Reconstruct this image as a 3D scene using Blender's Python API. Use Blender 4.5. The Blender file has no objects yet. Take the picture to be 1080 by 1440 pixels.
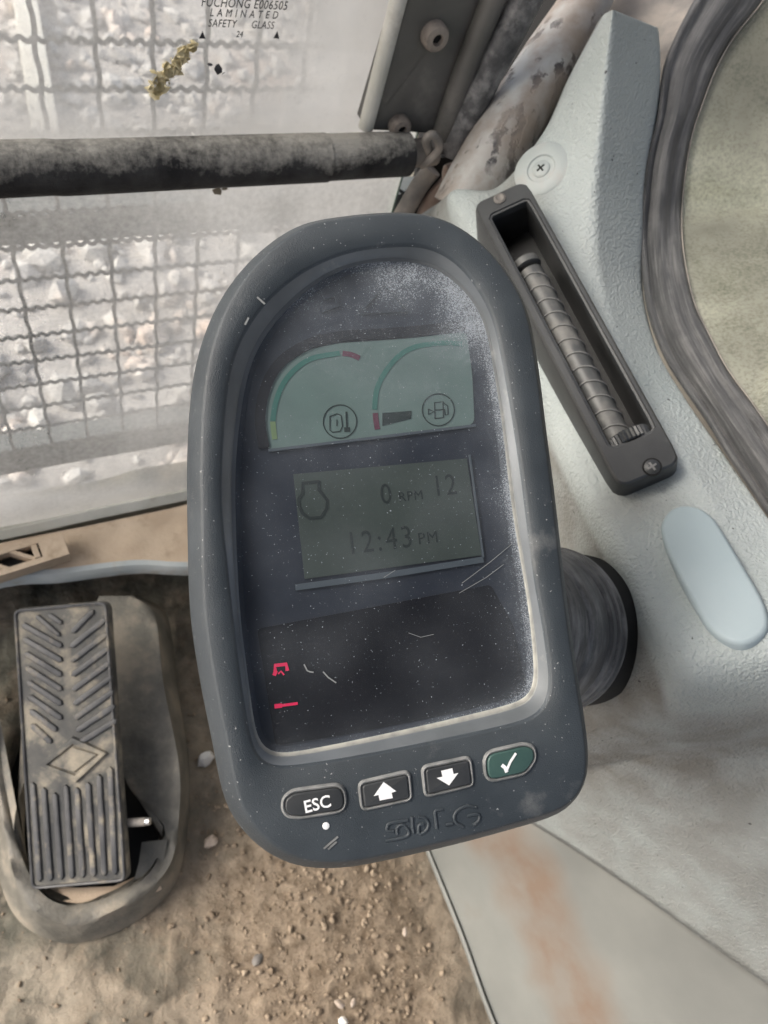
import bpy, bmesh, math, random
from mathutils import Vector, Matrix, noise as mnoise
random.seed(7)
S = bpy.context.scene
COL = S.collection
V = Vector
R = math.radians
# ------------------------------------------------------------------ camera
H = 0.92                                   # camera height over the cab floor
CR, CU, CB = V((.8945, -.3812, .2351)), V((.2145, .8249, .5233)), V((-.3927, -.4177, .8190))
CAM = V((0, 0, H))
F = 1080.0
cd = bpy.data.cameras.new('camera'); cam = bpy.data.objects.new('camera', cd); COL.objects.link(cam)
cd.sensor_fit = 'VERTICAL'; cd.sensor_height = 36; cd.sensor_width = 27; cd.lens = 27
cd.clip_start = .01; cd.clip_end = 2000
m3 = Matrix((CR, CU, CB)).transposed()
cam.matrix_world = Matrix.Translation(CAM) @ m3.to_4x4()
cd.dof.use_dof = True; cd.dof.focus_distance = .31; cd.dof.aperture_fstop = 19
S.camera = cam
# ------------------------------------------------------------------ light
SUN_EL, SUN_AZ = R(38), R(-66)             # azimuth from +Y towards +X
w = bpy.data.worlds.new('World'); S.world = w; w.use_nodes = True
nt = w.node_tree; bg = nt.nodes['Background']
sky = nt.nodes.new('ShaderNodeTexSky'); sky.sky_type = 'NISHITA'; sky.sun_disc = False
sky.sun_elevation = SUN_EL; sky.sun_rotation = SUN_AZ; sky.dust_density = 6; sky.air_density = 1.0; sky.ozone_density = 1.0
hs = nt.nodes.new('ShaderNodeHueSaturation'); hs.inputs['Saturation'].default_value = .75
nt.links.new(sky.outputs[0], hs.inputs['Color']); nt.links.new(hs.outputs[0], bg.inputs[0]); bg.inputs[1].default_value = .15
sd = bpy.data.lights.new('sun', 'SUN'); sd.energy = 1.15; sd.angle = R(24); sd.color = (1, .985, .96)
sun = bpy.data.objects.new('sun', sd); COL.objects.link(sun)
sdir = V((math.sin(SUN_AZ) * math.cos(SUN_EL), math.cos(SUN_AZ) * math.cos(SUN_EL), math.sin(SUN_EL)))
sun.rotation_euler = sdir.to_track_quat('Z', 'Y').to_euler(); sun.location = (-1, 2, 4)
S.view_settings.view_transform = 'Standard'; S.view_settings.look = 'None'; S.view_settings.gamma = 1
S.view_settings.exposure = 1.0
S.cycles.max_bounces = 10; S.cycles.transparent_max_bounces = 16

# ------------------------------------------------------------------ geometry helpers
def ray(px, py): return (CR * (px - 540) + CU * (720 - py) - CB * F) / F      # unit depth
def P(px, py, d): return CAM + ray(px, py) * d
def onY(px, py, y): r = ray(px, py); return CAM + r * (y / r.y)
def onZ(px, py, z): r = ray(px, py); return CAM + r * ((z - H) / r.z)
def onX(px, py, x): r = ray(px, py); return CAM + r * (x / r.x)
def onPlane(px, py, o, n): r = ray(px, py); return CAM + r * ((o - CAM).dot(n) / r.dot(n))
def lerp(a, b, t): return a + (b - a) * t
def cr(p0, p1, p2, p3, t):
    return .5 * ((2 * p1) + (p2 - p0) * t + (2 * p0 - 5 * p1 + 4 * p2 - p3) * t * t + (3 * p1 - p0 - 3 * p2 + p3) * t ** 3)
def smooth_path(pts, k=6, closed=False):
    n = len(pts); out = []
    segs = n if closed else n - 1
    for i in range(segs):
        g = (lambda j: pts[j % n]) if closed else (lambda j: pts[min(max(j, 0), n - 1)])
        for j in range(k): out.append(cr(g(i - 1), g(i), g(i + 1), g(i + 2), j / k))
    if not closed: out.append(pts[-1].copy())
    return out
def resample(pts, n):
    L = [0]
    for a, b in zip(pts, pts[1:]): L.append(L[-1] + (b - a).length)
    out = []; j = 0
    for i in range(n):
        s = L[-1] * i / (n - 1)
        while j < len(L) - 2 and L[j + 1] < s: j += 1
        d = L[j + 1] - L[j]
        out.append(pts[j].lerp(pts[j + 1], 0 if d == 0 else min(1, (s - L[j]) / d)))
    return out

ROOTM = {}
def thing(name, label, cat, mat=None, group=None):
    o = bpy.data.objects.new(name, None); COL.objects.link(o); o.empty_display_size = .02
    m = mat if isinstance(mat, Matrix) else Matrix.Translation(mat)
    o.matrix_world = m; o['label'] = label; o['category'] = cat
    if group: o['group'] = group
    ROOTM[o.name] = m.inverted()
    return o
def rootinv(p):
    while p.parent: p = p.parent
    return ROOTM.get(p.name, Matrix())
def mesh(name, vf, mat, parent=None, smooth=True, label=None, cat=None, kind=None, group=None, sharp=40):
    vs, fs = vf[:2]
    if parent is not None:
        inv = rootinv(parent); loc = None; vs = [inv @ v for v in vs]
    elif kind is None:
        loc = sum(vs, V()) / len(vs); vs = [v - loc for v in vs]
    else: loc = None
    me = bpy.data.meshes.new(name); me.from_pydata(vs, [], fs); me.update()
    bm = bmesh.new(); bm.from_mesh(me); bmesh.ops.recalc_face_normals(bm, faces=bm.faces); bm.to_mesh(me); bm.free()
    if smooth:
        me.polygons.foreach_set('use_smooth', [True] * len(me.polygons))
        me.set_sharp_from_angle(angle=R(sharp))
    for m_ in (mat if isinstance(mat, (list, tuple)) else [mat]): me.materials.append(m_)
    o = bpy.data.objects.new(name, me); COL.objects.link(o)
    if parent is not None: o.parent = parent
    elif loc is not None: o.location = loc; ROOTM[o.name] = Matrix.Translation(-loc)
    if label: o['label'] = label
    if cat: o['category'] = cat
    if kind: o['kind'] = kind
    if group: o['group'] = group
    return o
def attr(o, name, vals):
    a = o.data.attributes.new(name, 'FLOAT', 'POINT'); a.data.foreach_set('value', vals)
def join(*parts):
    vs, fs = [], []
    for p in parts:
        b = len(vs); vs += p[0]; fs += [tuple(i + b for i in f) for f in p[1]]
    return vs, fs
def grid(rows, closed_u=False):
    n = len(rows[0]); vs = [v for r in rows for v in r]; fs = []
    for i in range(len(rows) - 1):
        for j in range(n if closed_u else n - 1):
            k = (j + 1) % n
            fs.append((i * n + j, i * n + k, (i + 1) * n + k, (i + 1) * n + j))
    return vs, fs
def rings(rs, cap0=False, cap1=False):
    vs, fs = grid(rs, True); n = len(rs[0])
    if cap0: fs.append(tuple(range(n))[::-1])
    if cap1: fs.append(tuple(range(len(vs) - n, len(vs))))
    return vs, fs
def perp(d):
    a = d.cross(V((0, 0, 1)))
    if a.length < .1: a = d.cross(V((1, 0, 0)))
    return a.normalized()
def tube(path, r, n=10, cap=True, flat=1.0, up=None):
    rs = []; pa = None
    for i, p in enumerate(path):
        d = (path[min(i + 1, len(path) - 1)] - path[max(i - 1, 0)]).normalized()
        a = (up - d * up.dot(d)).normalized() if up is not None else (perp(d) if pa is None else (pa - d * pa.dot(d)).normalized())
        pa = a; b = d.cross(a)
        rr = r[i] if isinstance(r, (list, tuple)) else r
        rs.append([p + (a * math.cos(2 * math.pi * k / n) * flat + b * math.sin(2 * math.pi * k / n)) * rr for k in range(n)])
    return rings(rs, cap, cap)
def lathe(o, ax, prof, n=48, cap=True):
    a = perp(ax); b = ax.cross(a)
    rs = [[o + ax * h + (a * math.cos(2 * math.pi * k / n) + b * math.sin(2 * math.pi * k / n)) * r for k in range(n)] for h, r in prof]
    return rings(rs, cap, cap)
class Fr:
    def __init__(s, o, a, b, n): s.o, s.a, s.b, s.n = o, a, b, n
    def p(s, x, y, z=0): return s.o + s.a * x + s.b * y + s.n * z
    def m(s): return Matrix.Translation(s.o) @ Matrix((s.a, s.b, s.n)).transposed().to_4x4()
    def q(s, px, py, z=0):                       # photo ray onto the frame's plane
        h = onPlane(px, py, s.o + s.n * z, s.n) - s.o
        return V((h.dot(s.a), h.dot(s.b)))
def frame4(tl, tr, br, bl):
    o = (tl + tr + br + bl) / 4
    b = ((tl + tr) - (bl + br)).normalized(); a = ((tr + br) - (tl + bl)); a = (a - b * a.dot(b)).normalized()
    n = a.cross(b)
    return Fr(o, a, b, n), ((tr + br) - (tl + bl)).length / 2, ((tl + tr) - (bl + br)).length / 2
def off2(poly, d):                               # offset a closed 2D polygon outwards by d
    n = len(poly); A = sum(poly[i].x * poly[(i + 1) % n].y - poly[(i + 1) % n].x * poly[i].y for i in range(n))
    s = 1 if A > 0 else -1; out = []
    for i in range(n):
        t = (poly[(i + 1) % n] - poly[i - 1]).normalized()
        out.append(poly[i] + V((t.y, -t.x)) * d * s)
    return out
def rrect(x0, y0, x1, y1, r, k=5):
    out = []
    for cx, cy, a0 in ((x1 - r, y1 - r, 0), (x0 + r, y1 - r, 90), (x0 + r, y0 + r, 180), (x1 - r, y0 + r, 270)):
        for i in range(k + 1): a = R(a0 + 90 * i / k); out.append(V((cx + r * math.cos(a), cy + r * math.sin(a))))
    return out
def round_poly(poly, r, k=4):
    out = []; n = len(poly)
    for i in range(n):
        p, a, b = poly[i], poly[i - 1], poly[(i + 1) % n]
        rr = min(r, (a - p).length * .45, (b - p).length * .45)
        s, e = p + (a - p).normalized() * rr, p + (b - p).normalized() * rr
        for j in range(k + 1):
            t = j / k; out.append(s * (1 - t) ** 2 + p * 2 * t * (1 - t) + e * t * t)
    return out
def slab(fr, poly, z0, z1, bev=0.0):             # extruded polygon with rounded top edge
    lv = [(z0, 0)]
    if bev > 0: lv += [(z1 - bev, 0), (z1 - bev * .4, -bev * .35), (z1 - bev * .08, -bev * .75), (z1, -bev * 1.1)]
    else: lv += [(z1, 0)]
    return rings([[fr.p(q.x, q.y, z) for q in (off2(poly, o) if o else poly)] for z, o in lv], True, True)
def ribbon(fr, pts, wd, z, h=.0002, closed=False):
    n = len(pts); L = []
    for i in range(n):
        a, b = (pts[i - 1], pts[(i + 1) % n]) if closed else (pts[max(i - 1, 0)], pts[min(i + 1, n - 1)])
        t = (b - a).normalized(); nn = V((-t.y, t.x)) * wd / 2
        L.append([fr.p(*(pts[i] + nn), z), fr.p(*(pts[i] + nn), z + h), fr.p(*(pts[i] - nn), z + h), fr.p(*(pts[i] - nn), z)])
    if closed: L.append(L[0])
    vs, fs = rings(L, not closed, not closed)
    return vs, fs
def box(fr, x0, x1, y0, y1, z0, z1):
    return slab(fr, [V((x0, y0)), V((x1, y0)), V((x1, y1)), V((x0, y1))], z0, z1)
def text(fr, s, x, y, size, z, h=.00015, bold=0, sx=1.0, space=1.0, shear=0, align='CENTER'):
    cu = bpy.data.curves.new('t', 'FONT'); cu.body = s; cu.size = 1; cu.align_x = align; cu.align_y = 'CENTER'
    cu.offset = bold; cu.extrude = .5; cu.space_character = space; cu.shear = shear; cu.resolution_u = 3
    o = bpy.data.objects.new('t', cu); COL.objects.link(o); bpy.context.view_layer.update()
    me = o.to_mesh(); vs = [fr.p(x + v.co.x * size * sx, y + v.co.y * size, z + (v.co.z + .5) * h) for v in me.vertices]
    fs = [tuple(p.vertices) for p in me.polygons]; o.to_mesh_clear()
    bpy.data.objects.remove(o); bpy.data.curves.remove(cu)
    return vs, fs
def blob(c, r, seed, sq=(1, 1, 1), sub=1):
    bm = bmesh.new(); bmesh.ops.create_icosphere(bm, subdivisions=sub, radius=1)
    rot = Matrix.Rotation(seed * 1.7, 3, 'Z') @ Matrix.Rotation(seed * .9, 3, 'X')
    vs = []
    for v in bm.verts:
        k = 1 + .45 * mnoise.noise(v.co * 1.3 + V((seed * 3.1, seed * 1.3, 0)))
        q = rot @ V((v.co.x * sq[0], v.co.y * sq[1], v.co.z * sq[2])); vs.append(c + q * r * k)
    fs = [tuple(x.index for x in f.verts) for f in bm.faces]; bm.free()
    return vs, fs

# ------------------------------------------------------------------ materials
class NT:
    def __init__(s, name):
        s.m = bpy.data.materials.new(name); s.m.use_nodes = True; s.t = s.m.node_tree; s.t.nodes.clear()
        s.out = s.t.nodes.new('ShaderNodeOutputMaterial'); s.tc = s.t.nodes.new('ShaderNodeTexCoord')
    def n(s, ty, o=0, **kw):
        nd = s.t.nodes.new(ty)
        for k, v in kw.items():
            if hasattr(nd, k) and not k[0].isupper(): setattr(nd, k, v)
            else:
                k = k.replace('_', ' '); i = nd.inputs[int(k[1:])] if k[0] == 'I' and k[1:].isdigit() else nd.inputs[k]
                if isinstance(v, bpy.types.NodeSocket): s.t.links.new(v, i)
                else: i.default_value = (*v, 1) if isinstance(v, tuple) and len(v) == 3 and i.type == 'RGBA' else v
        return nd.outputs[o]
    def noise(s, sc, det=4, rough=.55, dist=0, vec=None, off=None):
        v = vec or s.tc.outputs['Object']
        return s.n('ShaderNodeTexNoise', Vector=v, Scale=sc, Detail=det, Roughness=rough, Distortion=dist)
    def stretch(s, sx, sy, sz): return s.n('ShaderNodeMapping', Vector=s.tc.outputs['Object'], Scale=(sx, sy, sz))
    def ramp(s, f, a, b, va=0.0, vb=1.0): return s.n('ShaderNodeMapRange', Value=f, I1=a, I2=b, I3=va, I4=vb)
    def math(s, op, a, b=0.0, c=None): 
        return s.n('ShaderNodeMath', operation=op, I0=a, I1=b)
    def mix(s, f, a, b): return s.n('ShaderNodeMix', o=2, data_type='RGBA', I0=f, I6=a, I7=b)
    def attr(s, name): return s.n('ShaderNodeAttribute', o=2, attribute_name=name)
    def upz(s): return s.n('ShaderNodeSeparateXYZ', o=2, Vector=s.n('ShaderNodeNewGeometry', o=1))
    def bump(s, h, dist, strength=1.0, nrm=None):
        kw = dict(Height=h, Distance=dist, Strength=strength)
        if nrm is not None: kw['Normal'] = nrm
        return s.n('ShaderNodeBump', **kw)
    def bsdf(s, col, rough, nrm=None, metal=0.0, spec=.5, **kw):
        k = dict(Base_Color=col, Roughness=rough, Metallic=metal, **kw); k['Specular IOR Level'] = spec
        if nrm is not None: k['Normal'] = nrm
        return s.n('ShaderNodeBsdfPrincipled', **k)
    def end(s, sh): s.t.links.new(sh, s.out.inputs[0]); return s.m
def std(name, c1, c2, sc=20, rough=.6, lo=.35, hi=.65, bsc=300, bd=.0002, dust=None, dlo=.45, dhi=.7, dsc=14, top=.0, metal=0.0, dattr=None, grain=None, spec=.4, speck=None):
    """two-tone surface with relief, and settled dust (dust colour, more of it on upward faces by `top`)"""
    t = NT(name); f = t.ramp(t.noise(sc, 5), lo, hi); col = t.mix(f, c1, c2)
    rg = rough
    if dust:
        d = t.noise(dsc, 7, .65)
        if top: d = t.math('ADD', d, t.math('MULTIPLY', t.upz(), top))
        d = t.ramp(d, dlo, dhi)
        if dattr: d = t.math('ADD', t.math('MULTIPLY', d, .5), t.math('MULTIPLY', t.attr(dattr), t.ramp(t.noise(dsc * 3, 6), .3, .6, .45, 1.0))); d = t.n('ShaderNodeClamp', Value=d)
        col = t.mix(d, col, dust); rg = t.math('ADD', rough, t.math('MULTIPLY', d, max(0, .9 - rough)))
    if speck:
        sp = t.ramp(t.noise(speck[1], 2), speck[2], speck[2] + .04); col = t.mix(sp, col, speck[0])
    if grain:
        vo = t.n('ShaderNodeTexVoronoi', Vector=t.mix(.0035, t.tc.outputs['Object'], t.n('ShaderNodeTexNoise', o=1, Vector=t.tc.outputs['Object'], Scale=grain * .6)), Scale=grain, feature='SMOOTH_F1')
        h = t.math('ADD', vo, t.math('MULTIPLY', t.noise(grain * 2.5, 3), .5))
    else: h = t.noise(bsc, 5, .6)
    return t.end(t.bsdf(col, rg, t.bump(h, bd), metal, spec))
def flat(name, c, rough=.6, emit=0.0, spec=.3, var=.25):
    t = NT(name); f = t.noise(60, 4); col = t.mix(t.ramp(f, .3, .7, 0.0, var), c, tuple(x * .55 for x in c))
    kw = {}
    if emit: kw = dict(Emission_Color=c, Emission_Strength=emit)
    return t.end(t.bsdf(col, rough, t.bump(t.noise(500, 3), .00005), 0, spec, **kw))

TAN = (.36, .285, .20)
M_trim = std('trim_plastic', (.335, .375, .372), (.395, .43, .425), 9, .47, bsc=300, bd=.0009, spec=.25, dust=(.185, .179, .162), dlo=.60, dhi=.95, dsc=9, grain=520, dattr='dirt', speck=((.06, .06, .06), 170, .735))  # dirt attribute tints both real grime and painted shade here
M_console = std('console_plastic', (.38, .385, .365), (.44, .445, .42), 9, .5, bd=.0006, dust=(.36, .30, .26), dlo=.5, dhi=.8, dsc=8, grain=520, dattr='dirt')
M_smooth = std('smooth_console_plastic', (.165, .17, .16), (.215, .22, .205), 7, .45, bsc=240, bd=.0001, dust=(.175, .13, .098), dlo=.62, dhi=.9, dsc=8, dattr='dirt')
M_plug = std('plug_plastic', (.29, .355, .38), (.325, .39, .415), 12, .5, bsc=700, bd=.00008, speck=((.1, .1, .1), 150, .76))
M_cap = std('cap_plastic', (.31, .345, .34), (.35, .38, .375), 40, .45, bsc=700, bd=.0001, dust=(.36, .32, .29), dlo=.55, dhi=.9, dsc=40)
M_house = std('monitor_plastic', (.027, .035, .042), (.043, .053, .061), 30, .42, bsc=2200, bd=.00025, dust=(.30, .30, .29), dlo=.60, dhi=.95, dsc=24, spec=.5, speck=((.32, .33, .33), 700, .70))
M_bevel = std('bezel_bevel_plastic', (.085, .094, .099), (.12, .13, .137), 40, .33, bsc=900, bd=.00006, dust=(.50, .49, .43), dlo=.62, dhi=.9, dsc=60, dattr='dirt', spec=.55)
M_board = std('display_mask', (.028, .032, .043), (.038, .043, .055), 50, .5, bsc=600, bd=.00003)
M_board2 = std('lamp_panel_mask', (.008, .008, .011), (.014, .013, .016), 50, .45, bsc=600, bd=.00003)
M_groove = flat('dark_cavity', (.008, .008, .008), .8)
M_black = std('black_vent_plastic', (.022, .024, .026), (.040, .043, .044), 25, .40, bsc=1100, bd=.00012, dust=(.22, .22, .215), dlo=.62, dhi=.95, dsc=22, top=.04, spec=.5)
M_ventin = std('vent_inner_plastic', (.012, .013, .013), (.03, .03, .03), 40, .4, bsc=500, bd=.0001, dust=(.2, .19, .18), dlo=.6, dhi=.9, dsc=40)
M_barrel = std('vent_barrel_plastic', (.06, .063, .063), (.095, .097, .094), 60, .42, bsc=700, bd=.00006, dust=(.25, .24, .22), dlo=.45, dhi=.9, dsc=50)
M_ribw = flat('dusty_vane_edge', (.19, .19, .185), .7)
M_rubber = std('seal_rubber', (.045, .046, .048), (.12, .12, .12), 70, .5, lo=.35, hi=.65, bsc=320, bd=.0009, dust=(.27, .265, .26), dlo=.46, dhi=.66, dsc=48, spec=.45)
M_mount = std('mount_rubber', (.055, .058, .058), (.10, .10, .10), 30, .42, bsc=500, bd=.0002, dust=(.36, .36, .35), dlo=.46, dhi=.74, dsc=38)
M_post = std('post_paint', (.085, .083, .075), (.125, .12, .11), 16, .42, bsc=420, bd=.0001, dust=(.28, .265, .235), dlo=.58, dhi=.85, dsc=12, top=.05)
M_dirty = std('grimy_steel', (.13, .12, .11), (.24, .225, .205), 20, .65, bsc=200, bd=.0004, dust=(.32, .28, .24), dlo=.45, dhi=.75, dsc=20)
M_bolt = std('dusty_bolt', (.12, .10, .085), (.22, .19, .165), 60, .6, bsc=600, bd=.0003, dust=(.30, .26, .22), dlo=.4, dhi=.7, dsc=60)
M_stain = std('rusty_stub', (.24, .16, .12), (.34, .27, .22), 50, .7, bsc=500, bd=.0004)
M_cream = std('pale_edge_strip', (.45, .45, .40), (.58, .57, .52), 20, .5, bsc=300, bd=.0002, dust=(.33, .30, .25), dlo=.55, dhi=.8, dsc=30)
M_soilledge = std('dirt_covered_ledge', (.40, .31, .225), (.52, .42, .32), 16, .9, bsc=260, bd=.0008, dust=(.30, .23, .16), dlo=.55, dhi=.75, dsc=30)
M_bluepaint = std('pale_blue_paint', (.36, .40, .41), (.46, .49, .49), 30, .45, bsc=300, bd=.0001, dust=(.34, .28, .2), dlo=.55, dhi=.8, dsc=18)
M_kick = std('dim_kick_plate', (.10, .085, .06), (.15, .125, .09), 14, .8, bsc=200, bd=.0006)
M_boot = std('pedal_housing_plastic', (.095, .092, .08), (.27, .25, .21), 16, .55, bsc=160, bd=.0012, dust=(.36, .30, .23), dlo=.52, dhi=.8, dsc=16, top=.04)
M_pedal = std('pedal_plate', (.045, .046, .046), (.12, .115, .10), 25, .6, bsc=300, bd=.0004, dust=(.33, .29, .225), dlo=.48, dhi=.66, dsc=22)
M_rib = std('pedal_rib_rubber', (.03, .031, .034), (.085, .085, .086), 30, .42, lo=.3, hi=.6, bsc=400, bd=.0003, dust=(.28, .245, .19), dlo=.53, dhi=.70, dsc=34)
M_steel = std('bright_pin', (.5, .5, .5), (.65, .65, .65), 60, .3, metal=.8)
M_stone = std('pebble', (.38, .31, .25), (.55, .47, .40), 80, .85, bsc=500, bd=.0004)
M_white = std('white_chip', (.75, .73, .68), (.82, .80, .76), 60, .8, bsc=300, bd=.0003)
M_print = flat('white_print', (.85, .86, .86), .5, var=.1)
M_inkdark = flat('lcd_ink', (.028, .04, .035), .6, var=.1)
M_inksoft = flat('lcd_soft_ink', (.036, .043, .038), .6, var=.2)
M_ink = flat('glass_print', (.03, .03, .035), .6, var=.3)
M_ghost = flat('ghost_symbol', (.04, .045, .055), .5)
M_scr = flat('scratch', (.22, .23, .23), .7)
M_key = std('key_rubber', (.030, .033, .036), (.045, .048, .05), 60, .4, bsc=900, bd=.0001, dust=(.3, .3, .3), dlo=.66, dhi=.95, dsc=60)
M_keyg = std('green_key_rubber', (.035, .075, .068), (.045, .09, .08), 60, .4, bsc=900, bd=.0001)
M_rim = std('worn_key_rim', (.13, .135, .135), (.24, .245, .24), 120, .5, bsc=900, bd=.0001, lo=.4, hi=.6)
M_red = flat('red_lamp', (.70, .02, .08), .5, emit=.35, var=.5)
M_wire = std('guard_wire', (.03, .038, .042), (.065, .072, .075), 60, .5, bsc=400, bd=.0002)
M_guard = std('guard_frame_paint', (.07, .085, .09), (.12, .13, .13), 14, .6, bsc=100, bd=.0004)
M_rub = std('rubble_stone', (.36, .35, .34), (.60, .58, .555), 8, .9, lo=.4, hi=.6, bsc=60, bd=.004, dust=(.66, .53, .45), dlo=.54, dhi=.68, dsc=3)
M_concrete = std('pale_post_paint', (.66, .63, .55), (.74, .72, .65), 6, .7, bsc=60, bd=.001)
def streaked(name, c1, c2, dust, su, sv, lo, hi, rough, bd):
    """rubber whose wear and dust run along the part: attributes sx, sy, sz carry its own lengthwise coordinates"""
    t = NT(name); v = t.n('ShaderNodeCombineXYZ', X=t.attr('sx'), Y=t.attr('sy'), Z=t.attr('sz'))
    n = t.noise(1.0, 7, .65, vec=v); d = t.ramp(t.math('ADD', t.math('MULTIPLY', n, .75), t.math('MULTIPLY', t.noise(60, 6, .7), .30)), lo, hi)
    col = t.mix(t.ramp(t.noise(1.7, 5, .6, vec=v), .35, .65), c1, c2)
    col = t.mix(d, col, dust); rg = t.math('ADD', rough, t.math('MULTIPLY', d, .35))
    h = t.math('ADD', t.noise(1.0, 6, .7, vec=v), t.math('MULTIPLY', t.noise(400, 4), .25))
    return t.end(t.bsdf(col, rg, t.bump(h, bd), 0, .4))
M_seal = streaked('streaked_seal_rubber', (.045, .046, .048), (.085, .086, .087), (.20, .198, .195), 1, 1, .50, .80, .45, .0007)
M_swivel = streaked('scuffed_swivel_rubber', (.055, .057, .057), (.09, .09, .09), (.30, .30, .295), 1, 1, .49, .78, .42, .0004)
def foam():
    t = NT('foam_grip'); v = t.tc.outputs['Object']
    br = t.n('ShaderNodeTexBrick', o=1, Vector=t.n('ShaderNodeMapping', Vector=v, Rotation=(R(45), 0, 0), Scale=(1, 1, 1)), Scale=125, Mortar_Size=.035)
    d = t.ramp(t.math('ADD', t.math('ADD', t.math('MULTIPLY', t.noise(16, 7, .7), .7), t.math('MULTIPLY', t.noise(170, 4, .7), .35)), t.math('MULTIPLY', t.upz(), .26)), .61, .85)
    col = t.mix(d, t.mix(t.ramp(t.noise(40, 5), .35, .7), (.014, .014, .015), (.05, .05, .05)), (.36, .345, .31))
    h = t.math('ADD', t.math('MULTIPLY', br, -1.0), t.noise(300, 4))
    return t.end(t.bsdf(col, .75, t.bump(h, .0007), 0, .25))
M_foam = foam()
def chipped():
    t = NT('chipped_white_paint'); n1 = t.noise(26, 6, .6, vec=t.stretch(1, 1, .45)); n2 = t.noise(95, 4, .6, vec=t.stretch(1, 1, .4))
    pt = t.mix(t.ramp(t.noise(12, 4), .4, .65), (.43, .45, .45), (.29, .26, .235))
    chip = t.math('MULTIPLY', t.ramp(n2, .53, .57), t.ramp(n1, .44, .52))
    col = t.mix(chip, pt, (.06, .06, .065)); col = t.mix(t.ramp(t.noise(15, 6, .6, vec=t.stretch(1, 1.3, 1)), .44, .58), col, (.25, .215, .185))
    return t.end(t.bsdf(col, .5, t.bump(t.math('MULTIPLY', chip, -1.0), .0004)))
M_chip = chipped()
def floor_mat():
    t = NT('soil_on_rubber_mat'); o = t.tc.outputs['Object']
    big = t.ramp(t.noise(11, 8, .66), .44, .58)
    soil = t.mix(t.ramp(t.noise(55, 7, .7), .32, .68), (.19, .152, .11), (.38, .325, .255))
    rub = t.mix(t.ramp(t.noise(24, 5), .35, .65), (.075, .075, .062), (.21, .20, .16))
    soil = t.mix(t.ramp(t.noise(5, 4), .45, .65), soil, (.42, .37, .295))
    soil = t.mix(t.attr('soil'), soil, t.mix(t.ramp(t.noise(70, 7, .7), .34, .66), (.15, .113, .078), (.355, .285, .21)))
    f = t.n('ShaderNodeClamp', Value=t.math('ADD', t.math('MULTIPLY', big, .9), t.attr('soil')))
    col = t.mix(f, rub, soil)
    h = t.math('ADD', t.noise(140, 8, .72), t.math('MULTIPLY', t.noise(30, 5), 1.2))
    return t.end(t.bsdf(col, .92, t.bump(h, .004), 0, .15))
M_floor = floor_mat()
def crumb_mat():
    t = NT('soil_crumb'); c = t.mix(t.ramp(t.noise(38, 3), .35, .65), (.18, .138, .098), (.36, .29, .215))
    return t.end(t.bsdf(c, .95, t.bump(t.noise(400, 4), .0006), 0, .1))
M_crumb = crumb_mat()
def ground_mat():
    t = NT('rubble_ground'); c = t.mix(t.ramp(t.noise(1.6, 8, .7), .36, .64), (.44, .415, .395), (.64, .615, .59))
    c = t.mix(t.ramp(t.noise(.9, 5), .5, .7), c, (.60, .46, .39))
    return t.end(t.bsdf(c, .95, t.bump(t.noise(9, 8, .7), .05), 0, .1))
M_ground = ground_mat()
def glass_dusty(name, dustc, base, amp, sc, tint, attrn='dust', streak=None, gl=.05, trans=.66, var=.72):
    """clear glass carrying a film of dust: the film scatters light and lets some through"""
    t = NT(name)
    n = t.noise(sc, 7, .7, vec=t.stretch(*streak) if streak else None)
    fine = t.noise(sc * 26, 4, .6)
    f = t.math('ADD', t.attr(attrn), t.ramp(n, .3, .7, -amp, amp)); f = t.math('ADD', f, t.ramp(fine, .3, .7, -amp * .8, amp * .8))
    f = t.n('ShaderNodeClamp', Value=f, Min=base, Max=.97)
    dc = t.mix(t.ramp(t.noise(sc * .6, 5), .35, .65), dustc, tuple(x * var for x in dustc))
    dust = t.n('ShaderNodeMixShader', I0=trans, I1=t.n('ShaderNodeBsdfDiffuse', Color=dc), I2=t.n('ShaderNodeBsdfTranslucent', Color=dc))
    clear = t.n('ShaderNodeMixShader', I0=gl, I1=t.n('ShaderNodeBsdfTransparent', Color=tint), I2=t.n('ShaderNodeBsdfGlossy', Roughness=.08, Color=(1, 1, 1)))
    return t.end(t.n('ShaderNodeMixShader', I0=f, I1=clear, I2=dust))
M_pane = glass_dusty('dusty_windscreen', (.79, .79, .765), .06, .11, 7, (.93, .95, .93), streak=(1, 1, .6))
M_side = glass_dusty('grimy_side_glass', (.60, .60, .50), .25, .34, 16, (.7, .75, .65), trans=.35, var=.45)
M_edge = flat('glass_edge', (.20, .28, .24), .2)
def lens_mat():
    t = NT('dusty_display_lens'); fine = t.noise(2300, 3, .65); sp = t.noise(1300, 2, .5)
    cl = t.noise(26, 6, .7)
    d = t.math('MULTIPLY', t.attr('dust'), t.ramp(cl, .3, .7, .45, 1.25))
    thr = t.math('SUBTRACT', .70, t.math('MULTIPLY', d, .30))
    f = t.ramp(t.math('SUBTRACT', fine, thr), -.05, .26, 0, .5)
    f2 = t.ramp(sp, .695, .76, 0, .5)
    film = t.math('ADD', t.math('MULTIPLY', d, .19), .011)
    ff = t.n('ShaderNodeClamp', Value=t.math('ADD', t.math('MAXIMUM', f, f2), film))
    fr = t.n('ShaderNodeFresnel', IOR=1.38)
    clear = t.n('ShaderNodeMixShader', I0=fr, I1=t.n('ShaderNodeBsdfTransparent', Color=(.70, .74, .78)), I2=t.n('ShaderNodeBsdfGlossy', Roughness=.12, Color=(.9, .95, 1)))
    return t.end(t.n('ShaderNodeMixShader', I0=ff, I1=clear, I2=t.n('ShaderNodeBsdfDiffuse', Color=(.52, .57, .62))))
M_lens = lens_mat()
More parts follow.
